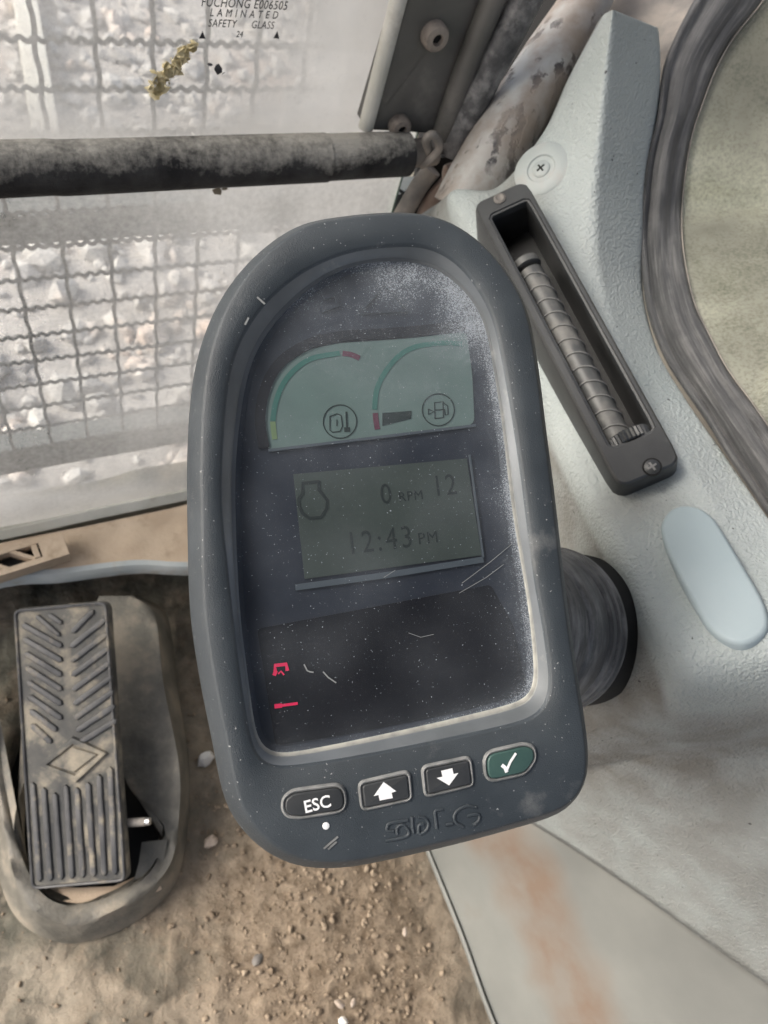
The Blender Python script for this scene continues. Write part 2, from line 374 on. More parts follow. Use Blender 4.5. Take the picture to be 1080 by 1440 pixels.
def lcd(name, c, e):
    t = NT(name); cc = t.mix(t.ramp(t.noise(45, 4), .3, .7), c, tuple(x * .82 for x in c))
    return t.end(t.bsdf(cc, .5, None, 0, .2, Emission_Color=cc, Emission_Strength=e))
M_lcd1 = lcd('gauge_lcd', (.175, .232, .20), .05)
M_lcd2 = lcd('text_lcd', (.075, .088, .075), .04)
M_lcdframe = flat('lcd_frame', (.11, .125, .135), .5)
M_arc = flat('gauge_arc_green', (.07, .20, .155), .5, var=.3)
M_arcred = flat('gauge_block_red', (.16, .045, .07), .5, var=.4)
M_arcyel = flat('gauge_end_yellow', (.24, .32, .15), .5, var=.4)

# ------------------------------------------------------------------ setting: ground outside, floor, roof
def sheet(f, x0, x1, y0, y1, nx, ny): return grid([[f(lerp(x0, x1, i / nx), lerp(y0, y1, j / ny)) for i in range(nx + 1)] for j in range(ny + 1)])
mesh('ground', sheet(lambda x, y: V((x, y, -1.1 + .0)), -400, 400, -400, 400, 40, 40), M_ground, kind='structure')
pr = []
for i in range(4200):
    y = .9 + 4.6 * random.random() ** 1.2; x = random.uniform(-2.0, 2.6)
    r = random.choice((.015, .02, .026, .034, .05)) * random.uniform(.7, 1.3)
    pr.append(blob(V((x, y, -1.1 + r * .3)), r, i * .37, (1, random.uniform(.6, 1), random.uniform(.5, .9)), 1))
mesh('rubble', join(*pr), M_rub, kind='stuff', smooth=False, label='pale broken stones and rubble heaped on the ground outside the windscreen')

def fl(x, y):
    z = .008 * mnoise.noise(V((x * 9, y * 9, 1))) + .005 * mnoise.noise(V((x * 28, y * 28, 4))) + .0022 * mnoise.noise(V((x * 85, y * 85, 7)))
    m = math.exp(-(((x - .19) / .11) ** 2 + ((y + .02) / .17) ** 2)); z += .022 * m
    return V((x, y, z))
vf = sheet(fl, -.5, .36, -.7, .62, 280, 420)
fo = mesh('floor', vf, M_floor, kind='structure')
attr(fo, 'soil', [max(0, min(1, 1.3 * math.exp(-(((v.x - .17) / .16) ** 2 + ((v.y + .02) / .22) ** 2)))) for v in vf[0]])
cr_ = []
for i in range(3000):
    a = random.gauss(.17, .075); b = random.gauss(-.02, .13)
    if a > .292 or b > .36 : continue
    r = .0007 + .0036 * random.random() ** 7
    cr_.append(blob(fl(a, b) + V((0, 0, r * .4)), r, i * .31, (1, .8, .7), 1))
for i in range(700):
    a = random.uniform(-.15, .29); b = random.uniform(-.3, .38); r = .0010 + .0022 * random.random() ** 3
    cr_.append(blob(fl(a, b) + V((0, 0, r * .4)), r, i * .71, (1, .8, .7), 1))
mesh('soil_crumbs', join(*cr_), M_crumb, kind='stuff', smooth=False, label='loose brown soil crumbs heaped on the cab floor')
# cab roof overhead (its dark lining is what the display glass mirrors)
rf = Fr(V((-.15, -.45, H + .50)), V((1, 0, 0)), V((0, 1, 0)), V((0, 0, 1)))
M_roof = std('roof_lining', (.10, .10, .105), (.14, .14, .145), 6, .9, bsc=120, bd=.001)
mesh('cab_roof', slab(rf, rrect(-.62, -.85, .62, .90, .08), 0, .06), M_roof, kind='structure')

wl = Fr(V((0, -1.30, .75)), V((1, 0, 0)), V((0, 0, 1)), V((0, -1, 0)))
mesh('cab_rear_wall', slab(wl, rrect(-.80, -.75, .50, .15, .06), -.03, .03), M_roof, kind='structure')
wr = Fr(V((.50, -.62, .45)), V((0, 1, 0)), V((0, 0, 1)), V((1, 0, 0)))
mesh('cab_side_wall', slab(wr, rrect(-.68, -.46, .62, .10, .03), -.012, .012), M_roof, kind='structure')
M_boom = std('boom_paint', (.10, .095, .08), (.17, .16, .135), 5, .6, bsc=60, bd=.001)  # boom mass added beyond the side window to cut light on the trim
bfr = Fr(V((1.0, .5, .6)), V((0, 1, 0)), V((0, 0, 1)), V((1, 0, 0)))
mesh('boom', slab(bfr, round_poly([V((-1.2, -1.0)), V((1.2, -1.0)), V((1.6, .2)), V((.6, 1.3)), V((-1.2, .9))], .12), 0, .45, .03), M_boom, None, label='big dark steel boom added outside the grimy side window to block light', cat='boom')

# ------------------------------------------------------------------ monitor
ua, va = V((.9734, .1051, -.2005)), V((-.1251, .9874, -.0894))
ua.normalize(); va = (va - ua * va.dot(ua)).normalized(); na = ua.cross(va)
tw = lambda c: CR * c.x + CU * c.y + CB * c.z
MF = Fr(P(540, 760, .30), tw(ua), tw(va), tw(na))
mon = thing('display_monitor', 'dark grey cab display unit with arched screen, two gauges and four keys', 'monitor', MF.m())
N = 240
def ring2(px, w, sm=3, n=N):
    pts = smooth_path([MF.q(x, y, w) for x, y in px], 10, True)
    c = V((0, 0)); ang = sorted(((math.atan2(p.y - c.y, p.x - c.x), (p - c).length) for p in pts))
    out = []
    A = [a for a, r in ang]; Rr = [r for a, r in ang]
    A = [A[-1] - 2 * math.pi] + A + [A[0] + 2 * math.pi]; Rr = [Rr[-1]] + Rr + [Rr[0]]
    j = 0
    for i in range(n):
        t = -math.pi + 2 * math.pi * (i + .5) / n
        while A[j + 1] < t: j += 1
        f = (t - A[j]) / max(1e-9, A[j + 1] - A[j]); out.append(lerp(Rr[j], Rr[j + 1], f))
    for _ in range(sm): out = [(out[i - 1] + 2 * out[i] + out[(i + 1) % n]) / 4 for i in range(n)]
    return [V((out[i] * math.cos(-math.pi + 2 * math.pi * (i + .5) / n), out[i] * math.sin(-math.pi + 2 * math.pi * (i + .5) / n))) for i in range(n)]
OUT = [(560, 304), (470, 311), (410, 326), (350, 372), (307, 430), (281, 495), (269, 560), (264, 640), (264, 720), (268, 855), (281, 950), (299, 1040), (313, 1110), (330, 1150), (367, 1190), (410, 1212), (452, 1218), (510, 1213), (636, 1185), (735, 1158), (780, 1143), (806, 1121), (821, 1090), (823, 1055), (817, 1005), (802, 908), (790, 817), (776, 694), (765, 610), (755, 530), (742, 455), (723, 410), (690, 365), (655, 334), (615, 313)]
BEV = [(570, 345), (500, 352), (437, 376), (385, 415), (348, 463), (327, 515), (317, 590), (313, 700), (322, 801), (334, 908), (347, 1000), (358, 1052), (372, 1072), (397, 1078), (480, 1067), (582, 1048), (690, 1025), (745, 1010), (766, 992), (774, 962), (767, 898), (752, 810), (743, 740), (734, 670), (722, 590), (704, 490), (690, 437), (662, 390), (632, 361), (603, 348)]
LEN = [(565, 366), (535, 366), (485, 376), (438, 402), (392, 445), (360, 492), (342, 550), (331, 640), (330, 730), (336, 855), (346, 941), (358, 1025), (367, 1048), (394, 1061), (475, 1048), (636, 1013), (730, 988), (749, 970), (753, 941), (745, 855), (723, 720), (707, 590), (691, 492), (680, 447), (658, 412), (622, 381), (592, 369)]
RO = ring2(OUT, -.012); RB = ring2(BEV, .0005); RL = ring2(LEN, -.007)
l3 = lambda r, z: [MF.p(q.x, q.y, z) for q in r]
body = [l3(RB, -.0012), l3(off2(RB, .0004), .0002), l3(off2(RB, .0012), .0008)]
RF = off2(RO, -.0085)
body += [l3([lerp(a, b, .5) for a, b in zip(off2(RB, .0012), RF)], .0016)]
for o_, z_ in ((-.0068, .0015), (-.0060, .0012), (-.0053, .0004), (-.0030, -.0032), (-.0014, -.0062), (-.0005, -.0084), (-.0001, -.0105), (0, -.0125)): body.append(l3(off2(RO, o_), z_))
body += [l3(RO, -.0145), l3(off2(RO, -.0004), -.0148), l3(off2(RO, -.0004), -.0152), l3(RO, -.0155), l3(RO, -.020), l3(off2(RO, -.0015), -.0245), l3(off2(RO, -.0055), -.0275), l3(off2(RO, -.02), -.0285)]
hs_ = mesh('housing', rings(body, False, True), M_house, mon, sharp=50)
RL2 = off2(RL, -.0006)
bv = [l3(RB, -.0012), l3([lerp(a, b, .72) for a, b in zip(RB, RL)], -.0056), l3([lerp(a, b, .80) for a, b in zip(RB, RL)], -.0064), l3(RL2, -.0068), l3(RL2, -.0078)]
bo = mesh('bezel_bevel', rings(bv), M_bevel, mon, sharp=25)
def edge_dirt(q):                                 # dust gathers low and to the right of the window
    x = q.x / .065; y = q.y / .10
    return max(0, min(1, -.05 + 1.3 * max(0, -y - .45) * 2 + .8 * max(0, x) * max(0, .8 - y)))
attr(bo, 'dirt', [(edge_dirt(RB[i % N]) * (0, .0, .5, 1, 1)[i // N]) for i in range(N * 5)])
# lens: concentric rings so that the film of dust can follow the rim
cen = V((sum(q.x for q in RL) / N, sum(q.y for q in RL) / N)); K = 36
lr = []; dv = []
for k in range(K + 1):
    s = (1 - k / K) ** .8 if k < K else .002
    rr = [cen + (q - cen) * s for q in RL2]; lr.append(l3(rr, -.0072))
    for q in rr:
        e = (1 - s); x, y = q.x / .065, q.y / .11
        d = .08 + .65 * math.exp(-e / .025) * (.45 + .55 * max(0, x) + .5 * max(0, -y - .3)) + .60 * math.exp(-e / .16) * max(0, x - .05) * 1.2 + .40 * max(0, y - .30) * max(0, x + .6) * 1.4 + .18 * max(0, y - .1)
        d += .22 * mnoise.noise(V((q.x * 40, q.y * 40, 2)))
        dv.append(max(0, min(1, d)))
lo_ = mesh('lens', rings(lr, False, True), M_lens, mon); attr(lo_, 'dust', dv)
mesh('display_mask', rings([l3(RL2, -.0078), l3(off2(RL2, -.002), -.0098)], False, True), M_board, mon)
def MP(pts, z): return [MF.q(x, y, z) for x, y in pts]
def zoom(pts, s, ox, oy): return [(ox + x / s, oy + y / s) for x, y in pts]
zb = -.0096
low = MP([(362, 884), (690, 822), (722, 880), (742, 975), (640, 1003), (480, 1034), (388, 1048)], zb)
mesh('lamp_panel', slab(MF, round_poly(low, .002), zb, zb + .0003), M_board2, mon)
gp = MP([(379, 632), (372, 622), (370, 592), (377, 550), (397, 516), (434, 492), (478, 483), (526, 480), (580, 476), (656, 467), (664, 530), (667, 597)], zb)
gl = mesh('gauge_panel', slab(MF, round_poly(gp, .003), zb, zb + .0004), M_lcd1, mon)
g1 = zb + .00045
vz = MP(smooth_path([V(p) for p in [(372, 630), (366, 590), (374, 545), (396, 509), (436, 484), (480, 474), (526, 471), (580, 467), (655, 458)]], 3), zb)
mesh('gauge_visor', ribbon(MF, vz, .0042, zb, .0012), M_board2, mon)
mesh('gauge_ledge', ribbon(MF, MP([(378, 634), (520, 617), (668, 599)], zb), .0011, zb, .0012), M_lcdframe, mon)
def arc(pts, wd, mt, nm, par): return mesh(nm, ribbon(MF, MP([tuple(p) for p in smooth_path([V(p) for p in pts], 5)], g1), wd, g1), mt, par)
arc([(384, 592), (388, 567), (398, 541), (416, 519), (440, 504), (478, 497)], .0021, M_arc, 'scale_arc', gl)
arc([(387, 618), (385, 604), (384, 593)], .0021, M_arcyel, 'scale_end', gl)
arc([(482, 497), (494, 499), (506, 504)], .0022, M_arcred, 'scale_block', gl)
arc([(527, 576), (530, 549), (541, 525), (561, 501), (585, 488), (621, 483), (650, 484)], .0021, M_arc, 'scale_arc', gl)
arc([(528, 581), (529, 592), (531, 604)], .0022, M_arcred, 'scale_block', gl)
mesh('needle', slab(MF, MP([(538, 581), (579, 578), (578, 589), (538, 599)], g1), g1, g1 + .0002), M_inkdark, gl)
def lines(nm, sets, wd, z, mt, par, closed=False, h=.0002):
    return mesh(nm, join(*[ribbon(MF, MP(s, z), wd, z, h, closed) for s in sets]), mt, par)
def circ(cx, cy, r): return [(cx + r * math.cos(2 * math.pi * i / 28), cy + r * math.sin(2 * math.pi * i / 28)) for i in range(29)]
zz = lambda pts: zoom(pts, 3.375, 360, 460)
lines('temperature_symbol', [circ(478.5, 593, 23.5), zz([(352, 425), (352, 490), (365, 500), (400, 495), (412, 470), (405, 420), (385, 412), (352, 425)]), zz([(385, 440), (385, 470)])], .00045, g1, M_inkdark, gl)
lines('temperature_symbol', [zz([(430, 402), (433, 482)])], .0008, g1, M_inkdark, gl)
lines('temperature_symbol', [zz([(433, 476), (434, 498)])], .0024, g1, M_inkdark, gl)
lines('fuel_symbol', [circ(616.5, 576.5, 22.5), zz([(850, 435), (848, 360), (888, 355), (890, 430), (850, 435)]), zz([(850, 395), (888, 392)]), zz([(890, 360), (910, 375), (912, 415), (898, 418), (895, 390)]), zz([(818, 390), (845, 402), (820, 415), (818, 390)])], .00045, g1, M_inkdark, gl)
tp = MP([(413, 667), (656, 645), (677, 781), (429, 814)], zb)
tl = mesh('text_panel', slab(MF, tp, zb, zb + .0004), M_lcd2, mon)
mesh('text_panel_ledge', ribbon(MF, MP([(416, 826), (548, 808), (679, 787)], zb), .0024, zb, .0010), M_lcdframe, mon)
mesh('text_panel_edge', ribbon(MF, MP([(660, 640), (669, 710), (679, 784)], zb), .0007, zb, .0010), M_lcdframe, mon)
ze = lambda pts: zoom(pts, 3.484, 390, 630)
lines('engine_symbol', [ze([(205, 165), (125, 173), (125, 225), (106, 250), (108, 285), (125, 320), (160, 345), (215, 340), (242, 300), (247, 258), (205, 205), (205, 160)])], .0013, g1, M_inksoft, tl)
def ttxt(nm, s, px, py, hpx, mt, par, z, bold=0, sx=1, space=1.0, rot=0, h=.00015):
    q = MF.q(px, py, z); k = .30 / 1080
    fr = MF
    if rot: a = R(rot); fr = Fr(MF.o, MF.a * math.cos(a) + MF.b * math.sin(a), -MF.a * math.sin(a) + MF.b * math.cos(a), MF.n); q = fr.q(px, py, z)
    return mesh(nm, text(fr, s, q.x, q.y, hpx * k / .70, z, h, bold, sx, space), mt, par, smooth=False)
ttxt('reading', '0', 543, 696, 30, M_inksoft, tl, g1, 0, .85)
ttxt('reading_unit', 'RPM', 578, 698, 14, M_inksoft, tl, g1, 0, .95, 1.1)
ttxt('reading', '12', 625, 684, 31, M_inksoft, tl, g1, 0, .8, 1.15)
ttxt('clock_reading', '12:43', 534, 761, 32, M_inksoft, tl, g1, 0, .8, 1.25)
ttxt('clock_half', 'PM', 602, 757, 17, M_inksoft, tl, g1, 0, .95, 1.15)
zr = lambda pts: zoom(pts, 6.75, 360, 900)
z2 = zb + .0004
rl = lines('warning_lamp', [zr([(188, 300), (185, 240), (290, 228), (302, 290)]), zr([(175, 335), (195, 290)])], .0014, z2, M_red, mon)
lines('lamp_symbol', [zr([(215, 320), (242, 295), (270, 330)])], .0006, z2, M_red, rl)
rl = lines('warning_lamp', [zr([(180, 628), (250, 620)])], .0016, z2, M_red, mon)
lines('lamp_symbol', [zr([(245, 620), (400, 600)])], .0010, z2, M_red, rl)
lines('ghost_symbol', [[(505, 440), (540, 400), (572, 438), (505, 440)], [(452, 438), (475, 430), (472, 416), (455, 420)]], .0016, zb, M_ghost, mon, h=.0012)
# fine scratches and fibres
zl = -.0070
lines('scratch', [zr([(460, 230), (490, 290), (520, 302), (550, 305)]), zr([(640, 300), (690, 355), (765, 405)])], .0005, zl, M_scr, lo_)
for sc_ in ([(650, 820), (690, 790), (720, 765)], [(646, 834), (684, 812), (708, 794)], [(575, 890), (592, 896), (610, 892)], [(540, 812), (556, 802)]): lines('scratch', [sc_], .00018, zl, M_scr, lo_)
def fz(px, py): return .0017
lines('scratch', [[(362, 418), (373, 428)], [(345, 457), (350, 447)]], .0007, .0017, M_scr, hs_)
lines('scuff', [[(456, 1193), (476, 1176)], [(462, 1194), (474, 1183)]], .0007, .0017, M_rim, hs_)
fk = MF.q(459, 1161, .0017); mesh('paint_fleck', lathe(MF.p(fk.x, fk.y, .0015), MF.n, [(0, .0013), (.0004, .0013), (.0006, .0006)], 12), M_print, hs_)
# keys
def key(nm, px, mt, r):
    po = round_poly(MP(px, .002), r, 5)
    k = mesh(nm, slab(MF, off2(po, -.0008), .0010, .0031, .0006), mt, mon)
    mesh('key_rim', rings([[MF.p(q.x, q.y, z) for q in off2(po, o)] for z, o in ((.0012, .0008), (.0022, .0005), (.0026, 0), (.0022, -.0006), (.0012, -.0008))]), M_rim, mon)
    return k
k1 = key('escape_key', [(398, 1138), (399, 1122), (412, 1112), (484, 1102), (488, 1140), (421, 1150), (405, 1148)], M_key, .005)
ttxt('lettering', 'ESC', 447, 1131, 15.5, M_print, k1, .0031, .014, .98, 1.02, 4.0)
k2 = key('up_key', [(506, 1101), (575, 1085), (579, 1124), (510, 1139)], M_key, .0022)
zk = lambda pts: zoom(pts, 2.7, 380, 1030)
mesh('arrow', slab(MF, MP(zk([(432, 187), (480, 222), (462, 228), (467, 248), (417, 257), (412, 236), (395, 240)]), .0031), .0031, .0033), M_print, k2, smooth=False)
k3 = key('down_key', [(595, 1079), (661, 1065), (666, 1104), (599, 1120)], M_key, .0022)
mesh('arrow', slab(MF, MP(zk([(650, 145), (692, 135), (697, 157), (715, 153), (680, 200), (633, 172), (655, 167)]), .0031), .0031, .0033), M_print, k3, smooth=False)
k4 = key('confirm_key', [(681, 1059), (738, 1046), (751, 1050), (754, 1066), (740, 1088), (684, 1100)], M_keyg, .0045)
mesh('tick', join(ribbon(MF, MP(zk([(880, 123), (892, 133), (899, 150)]), .0031), .0014, .0031), ribbon(MF, MP(zk([(895, 150), (912, 110), (933, 78)]), .0031), .0009, .0032)), M_print, k4)
for s in ([(524, 333), (458, 344), (446, 358), (448, 372), (470, 374)], [(440, 412), (500, 400), (524, 390), (526, 372), (505, 350), (483, 362), (484, 386)], [(540, 318), (541, 350), (546, 382)], [(564, 320), (588, 324), (602, 345), (594, 370), (568, 384), (566, 352), (584, 348)], [(656, 292), (628, 298), (630, 330), (634, 364)], [(668, 351), (694, 345)], [(785, 285), (750, 279), (716, 293), (700, 318), (708, 343), (735, 358)], [(750, 318), (790, 310), (793, 332), (770, 352)]):
    pp = [MF.p(*MF.q(x, y, .0016), .0015) for x, y in zk(s)]
    mesh('logo_stroke', tube(smooth_path(pp, 4) if len(pp) > 2 else pp, .00065, 8), M_house, hs_)

# swivel mount
ax = tw(V((-.66, .12, .74))).normalized()
mo = P(770, 884, .452) - ax * .006
mt_ = thing('swivel_mount', 'dusty black ribbed rubber swivel behind the display on the trim panel', 'mount', mo)
mesh('flange', lathe(mo, ax, [(-.03, .0465), (.001, .0465), (.0015, .0478), (.0032, .0478), (.0034, .04)], 64), M_groove, mt_)
swp = [(.003, .0470), (.0045, .0486), (.007, .0486), (.0082, .0466), (.0095, .0480), (.0125, .0480), (.0138, .0458), (.0152, .0474), (.019, .0474), (.0205, .0452), (.022, .0462), (.036, .0455), (.039, .0445), (.040, .0435), (.075, .0415), (.082, .037), (.085, .02)]
sw = mesh('swivel_body', lathe(mo, ax, swp, 64), M_swivel, mt_)
attr(sw, 'sx', [1.6 * math.cos(2 * math.pi * k / 64) for h, q in swp for k in range(64)]); attr(sw, 'sy', [1.6 * math.sin(2 * math.pi * k / 64) for h, q in swp for k in range(64)]); attr(sw, 'sz', [h * 190 for h, q in swp for k in range(64)])

# ------------------------------------------------------------------ right trim panel
L0 = [(927, 40, .55), (928, 110, .562), (912, 240, .578), (904, 330, .576), (905, 410, .565), (925, 490, .533), (965, 560, .50), (1015, 632, .475), (1090, 740, .44), (1205, 905, .40), (1240, 1020, .475)]
L1 = [(862, 14, .505), (853, 100, .52), (842, 210, .533), (836, 290, .537), (842, 390, .533), (872, 480, .514), (914, 560, .492), (960, 640, .467), (1045, 780, .43), (1120, 925, .385), (1130, 1046, .475)]
L2 = [(850, 20, .52), (805, 100, .55), (765, 185, .568), (700, 262, .575), (636, 274, .58), (700, 410, .55), (765, 550, .515), (815, 680, .48), (885, 810, .445), (957, 955, .405), (965, 1052, .495)]
L3 = [(846, 24, .56), (800, 110, .59), (760, 195, .61), (695, 272, .62), (606, 300, .66), (640, 480, .63), (700, 640, .59), (772, 735, .545), (826, 880, .50), (852, 1000, .475), (850, 1074, .558)]
def rail(L, k=20): return smooth_path([P(*p) for p in L], k)
L4 = [(x - 4, y + 6, d + .02) for x, y, d in L3[:4]] + [(x - 25, y + 16, d + .025) for x, y, d in L3[4:7]] + [(735, 745, .565), (780, 890, .53), (785, 1010, .515), (770, 1080, .59)]
r0, r1, r2, r3, r4 = rail(L0), rail(L1), rail(L2), rail(L3), rail(L4)
out_ = [p + V((.02, 0, -.03)) for p in r0]
def rowmix(a, b, t): return [p.lerp(q, t) for p, q in zip(a, b)]
def fillet(a, c, b, f=.12, k=5):                 # rows rounding the crease at rail c between a and b
    s, e = rowmix(c, a, f), rowmix(c, b, f); out = []
    for i in range(k + 1):
        t = i / k; out.append([x * (1 - t) ** 2 + y * 2 * t * (1 - t) + z * t * t for x, y, z in zip(s, c, e)])
    return out
fi = lambda a, b, n: [lerp(a, b, i / n) for i in range(n + 1)]
rows = [out_, rowmix(r0, out_, .1)] + [rowmix(r0, r1, t) for t in fi(.04, .90, 14)[:-1]] + fillet(r0, r1, r2, .10, 8) + [rowmix(r1, r2, t) for t in fi(.10, .84, 20)[1:-1]] + fillet(r1, r2, r3, .16, 8) + [rowmix(r2, r3, t) for t in fi(.16, 1, 8)[1:]] + [rowmix(r3, r4, t) for t in (.33, .66, 1)]
vq = [P(662, 278, .537), P(742, 262, .531), P(962, 655, .447), P(868, 680, .4545)]
vfr, vw, vl = frame4(*vq)
hw, hl = vw / 2, vl / 2
trim = thing('trim_panel', 'pale grey grained plastic trim covering the corner pillar and window sill', 'trim panel', P(860, 600, .5))
vf = grid(rows)
full = vf
def under_vent(f):
    c = sum((vf[0][i] for i in f), V()) / len(f) - vfr.o
    return abs(c.dot(vfr.a)) < hw - .003 and -hl + .004 < c.dot(vfr.b) < hl - .006
vf = (vf[0], [f for f in vf[1] if not under_vent(f)])
nF1 = len(rows[0])
def bulge(a, b, t, h): return [p.lerp(q, t) + (CAM - p).normalized() * h * math.sin(math.pi * t) for p, q in zip(a, b)]
c_cr = rail([(610, 1080, .83), (752, 1160, .71), (872, 1238, .655), (985, 1318, .61), (1090, 1392, .575), (1220, 1480, .54)])
endr = [row[-1] for row in rows[1:]][::-1]
pre = [P(480, 1010, .74), P(540, 1030, .70), P(620, 1048, .66), P(700, 1066, .62)]
skt = pre + endr; scr = resample(c_cr, len(skt))
skirt = grid([bulge(skt, scr, t / 26, .004) for t in range(27)])
vf = join(vf, skirt)
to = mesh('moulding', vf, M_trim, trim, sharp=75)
row_of = lambda i: i // nF1 if i < nF1 * len(rows) else -1
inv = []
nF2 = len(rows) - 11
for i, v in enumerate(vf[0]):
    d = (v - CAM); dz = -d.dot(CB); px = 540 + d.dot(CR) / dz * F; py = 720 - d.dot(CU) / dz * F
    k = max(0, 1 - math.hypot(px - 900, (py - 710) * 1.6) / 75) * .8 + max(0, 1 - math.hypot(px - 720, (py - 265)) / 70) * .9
    t_ = max(0, min(1, (py - 940) / 110)); k += (t_ * t_ * (3 - 2 * t_)) * (1.0 - .6 * max(0, min(1, (py - 1070) / 120)))  # painted shade: darkens the concave lower end where trim meets skirt
    if row_of(i) >= nF2: k += .8  # grimy inner face, weighted up to paint in extra shade
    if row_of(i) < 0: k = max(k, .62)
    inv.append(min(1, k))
attr(to, 'dirt', inv)  # holds grime plus the shade painted into the trim colour
bm = bmesh.new(); bm.from_mesh(to.data); bmesh.ops.remove_doubles(bm, verts=bm.verts, dist=.00002); bmesh.ops.recalc_face_normals(bm, faces=bm.faces); bm.to_mesh(to.data); bm.free()
mod = to.modifiers.new('thick', 'SOLIDIFY'); mod.thickness = .003; mod.offset = -1
# screw cap near the top
c1, c2, c3 = P(760, 240, .563), P(800, 240, .552), P(780, 290, .558)
def surf_n(a, b, c):
    n = (b - a).cross(c - a).normalized()
    return n if n.dot(CAM - a) > 0 else -n
from mathutils.bvhtree import BVHTree
bvh = BVHTree.FromPolygons(full[0], full[1])
def hit(px, py):
    r = ray(px, py).normalized(); h, n, i, d = bvh.ray_cast(CAM, r)
    if n.dot(r) > 0: n = -n
    return h, n
h, n = hit(762, 239)
n = (n + (CAM - h).normalized() * .15).normalized()
sc = thing('screw_cap', 'round pale grey cap with a cross screw at the top of the trim panel', 'screw cap', h)
mesh('washer', lathe(h, n, [(-.006, .0205), (.0012, .0205), (.0020, .0195), (.0022, .0105), (.0013, .0098), (.0013, .0070)], 40), M_cap, sc)
mesh('screw', lathe(h, n, [(-.002, .0066), (.0018, .0066), (.0026, .0050), (.0028, .001)], 24), M_cap, sc)
a_ = perp(n); fr_ = Fr(h + n * .0026, a_, n.cross(a_), n)
mesh('cross_slot', join(box(fr_, -.0032, .0032, -.0006, .0006, 0, .0005), box(fr_, -.0006, .0006, -.0032, .0032, 0, .00055)), M_groove, sc)
# oval plug
ph = [hit(x, y)[0] for x, y in ((945, 735), (1000, 722), (1078, 870), (1015, 895))]
pf, pw, plen = frame4(*ph)
plug = []
for x, y in [(930, 750), (931, 733), (943, 717), (962, 711), (985, 715), (1003, 728), (1015, 745), (1045, 795), (1070, 838), (1080, 865), (1079, 885), (1064, 900), (1043, 907), (1020, 902), (1000, 888), (985, 868), (955, 812), (938, 775)]:
    plug.append(pf.q(x, y, .003))
plug = [V((p.x, p.y)) for p in smooth_path([V((p.x, p.y)) for p in plug], 4, True)]
pg = mesh('oval_plug', slab(pf, plug, -.006, .0042, .0024), M_plug, None, label='pale blue oval blanking plug set in the grey trim panel', cat='plug')

# lower side console
c_fl = rail([(565, 1100, .905), (596, 1180, .872), (618, 1235, .852), (650, 1315, .827), (682, 1405, .80), (720, 1500, .775)])
con = thing('side_console', 'grey plastic console wall below the display with a rust brown dirt streak', 'console', P(850, 1250, .75))
c_bk = [P(480, 1010, .745), P(540, 1030, .705), P(620, 1048, .665), P(700, 1066, .625), P(760, 1078, .60)]
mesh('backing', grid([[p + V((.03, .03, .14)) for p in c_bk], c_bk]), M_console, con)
c_in = [p + (CAM - p).normalized() * -.006 for p in c_cr]
nx = 40
ext = lambda r: r + [r[-1] + (r[-1] - r[-12]) * k for k in (.5, 1, 1.6)]
c_cr, c_in, c_fl = ext(c_cr), ext(c_in), ext(c_fl)
rowsl = [c_cr, c_in] + [bulge(c_in, c_fl, t / nx, .006) for t in range(1, nx + 1)]
vf = grid([resample(r, 130) for r in rowsl]); so = mesh('lower_panel', vf, M_smooth, con, sharp=70); dl = []
st = [(690, 1150), (720, 1200), (752, 1260), (785, 1330), (812, 1400), (830, 1460)]
for v in vf[0]:
    d = v - CAM; dz = -d.dot(CB); px = 540 + d.dot(CR) / dz * F; py = 720 - d.dot(CU) / dz * F
    best = 1e9
    for (x0, y0), (x1, y1) in zip(st, st[1:]):
        t = max(0, min(1, ((px - x0) * (x1 - x0) + (py - y0) * (y1 - y0)) / ((x1 - x0) ** 2 + (y1 - y0) ** 2)))
        best = min(best, math.hypot(px - lerp(x0, x1, t), py - lerp(y0, y1, t)))
    k = max(0, min(1, (58 + 16 * mnoise.noise(V((px / 50, py / 50, 0))) - best) / 38)); dl.append(k)
attr(so, 'dirt', dl)
lipp = [p + V((-.002, 0, .004)) for p in c_fl]
mesh('floor_lip', tube(resample(lipp, 40), .0045, 8, flat=.5), M_smooth, con)

# ------------------------------------------------------------------ air vent on the trim
vent = thing('air_vent', 'long black slotted air vent with ribbed barrel on the grey trim panel', 'air vent', vfr.m())
op = rrect(-hw + .0075, -hl + .026, hw - .0055, hl - .016, .0015, 2); outp = rrect(-hw, -hl, hw, hl, .007, 5)
def prof(n, poly):
    L = [V((p.x, p.y, 0)) for p in poly] + [V((poly[0].x, poly[0].y, 0))]; return [V((p.x, p.y)) for p in resample(L, n + 1)[:-1]]
def angsamp(poly, n):                              # points of a polygon's edge by direction from the centre, box-mapped
    out = []
    for i in range(n):
        a = 2 * math.pi * i / n; d = V((math.cos(a), math.sin(a) * hl / hw)).normalized(); best = 0
        for p, q in zip(poly, poly[1:] + poly[:1]):
            e = q - p; den = d.x * e.y - d.y * e.x
            if abs(den) < 1e-12: continue
            t = (p.x * e.y - p.y * e.x) / den; u = (p.x * d.y - p.y * d.x) / den
            if t > 0 and -1e-6 <= u <= 1 + 1e-6: best = max(best, t)
        out.append(d * best)
    return out
A, B = angsamp(outp, 120), angsamp(op, 120)
def z3(p, z, o=0): return [vfr.p(q.x, q.y, z) for q in (off2(p, o) if o else p)]
mesh('frame', rings([z3(A, -.045, .004), z3(A, -.0035, .0006), z3(A, -.001, 0), z3(A, 0, -.0012), z3(B, 0, .0024), z3(B, -.0010, .0020), z3(B, -.0012, .0006), z3(B, -.003, 0), z3(B, -.007, 0)]), M_black, vent, sharp=35)
mesh('duct', rings([z3(B, -.0065, 0), z3(B, -.034, 0)], False, True), M_ventin, vent, sharp=30)
bx = -.0042; br_ = .0086; by0, by1 = -hl + .030, hl - .062
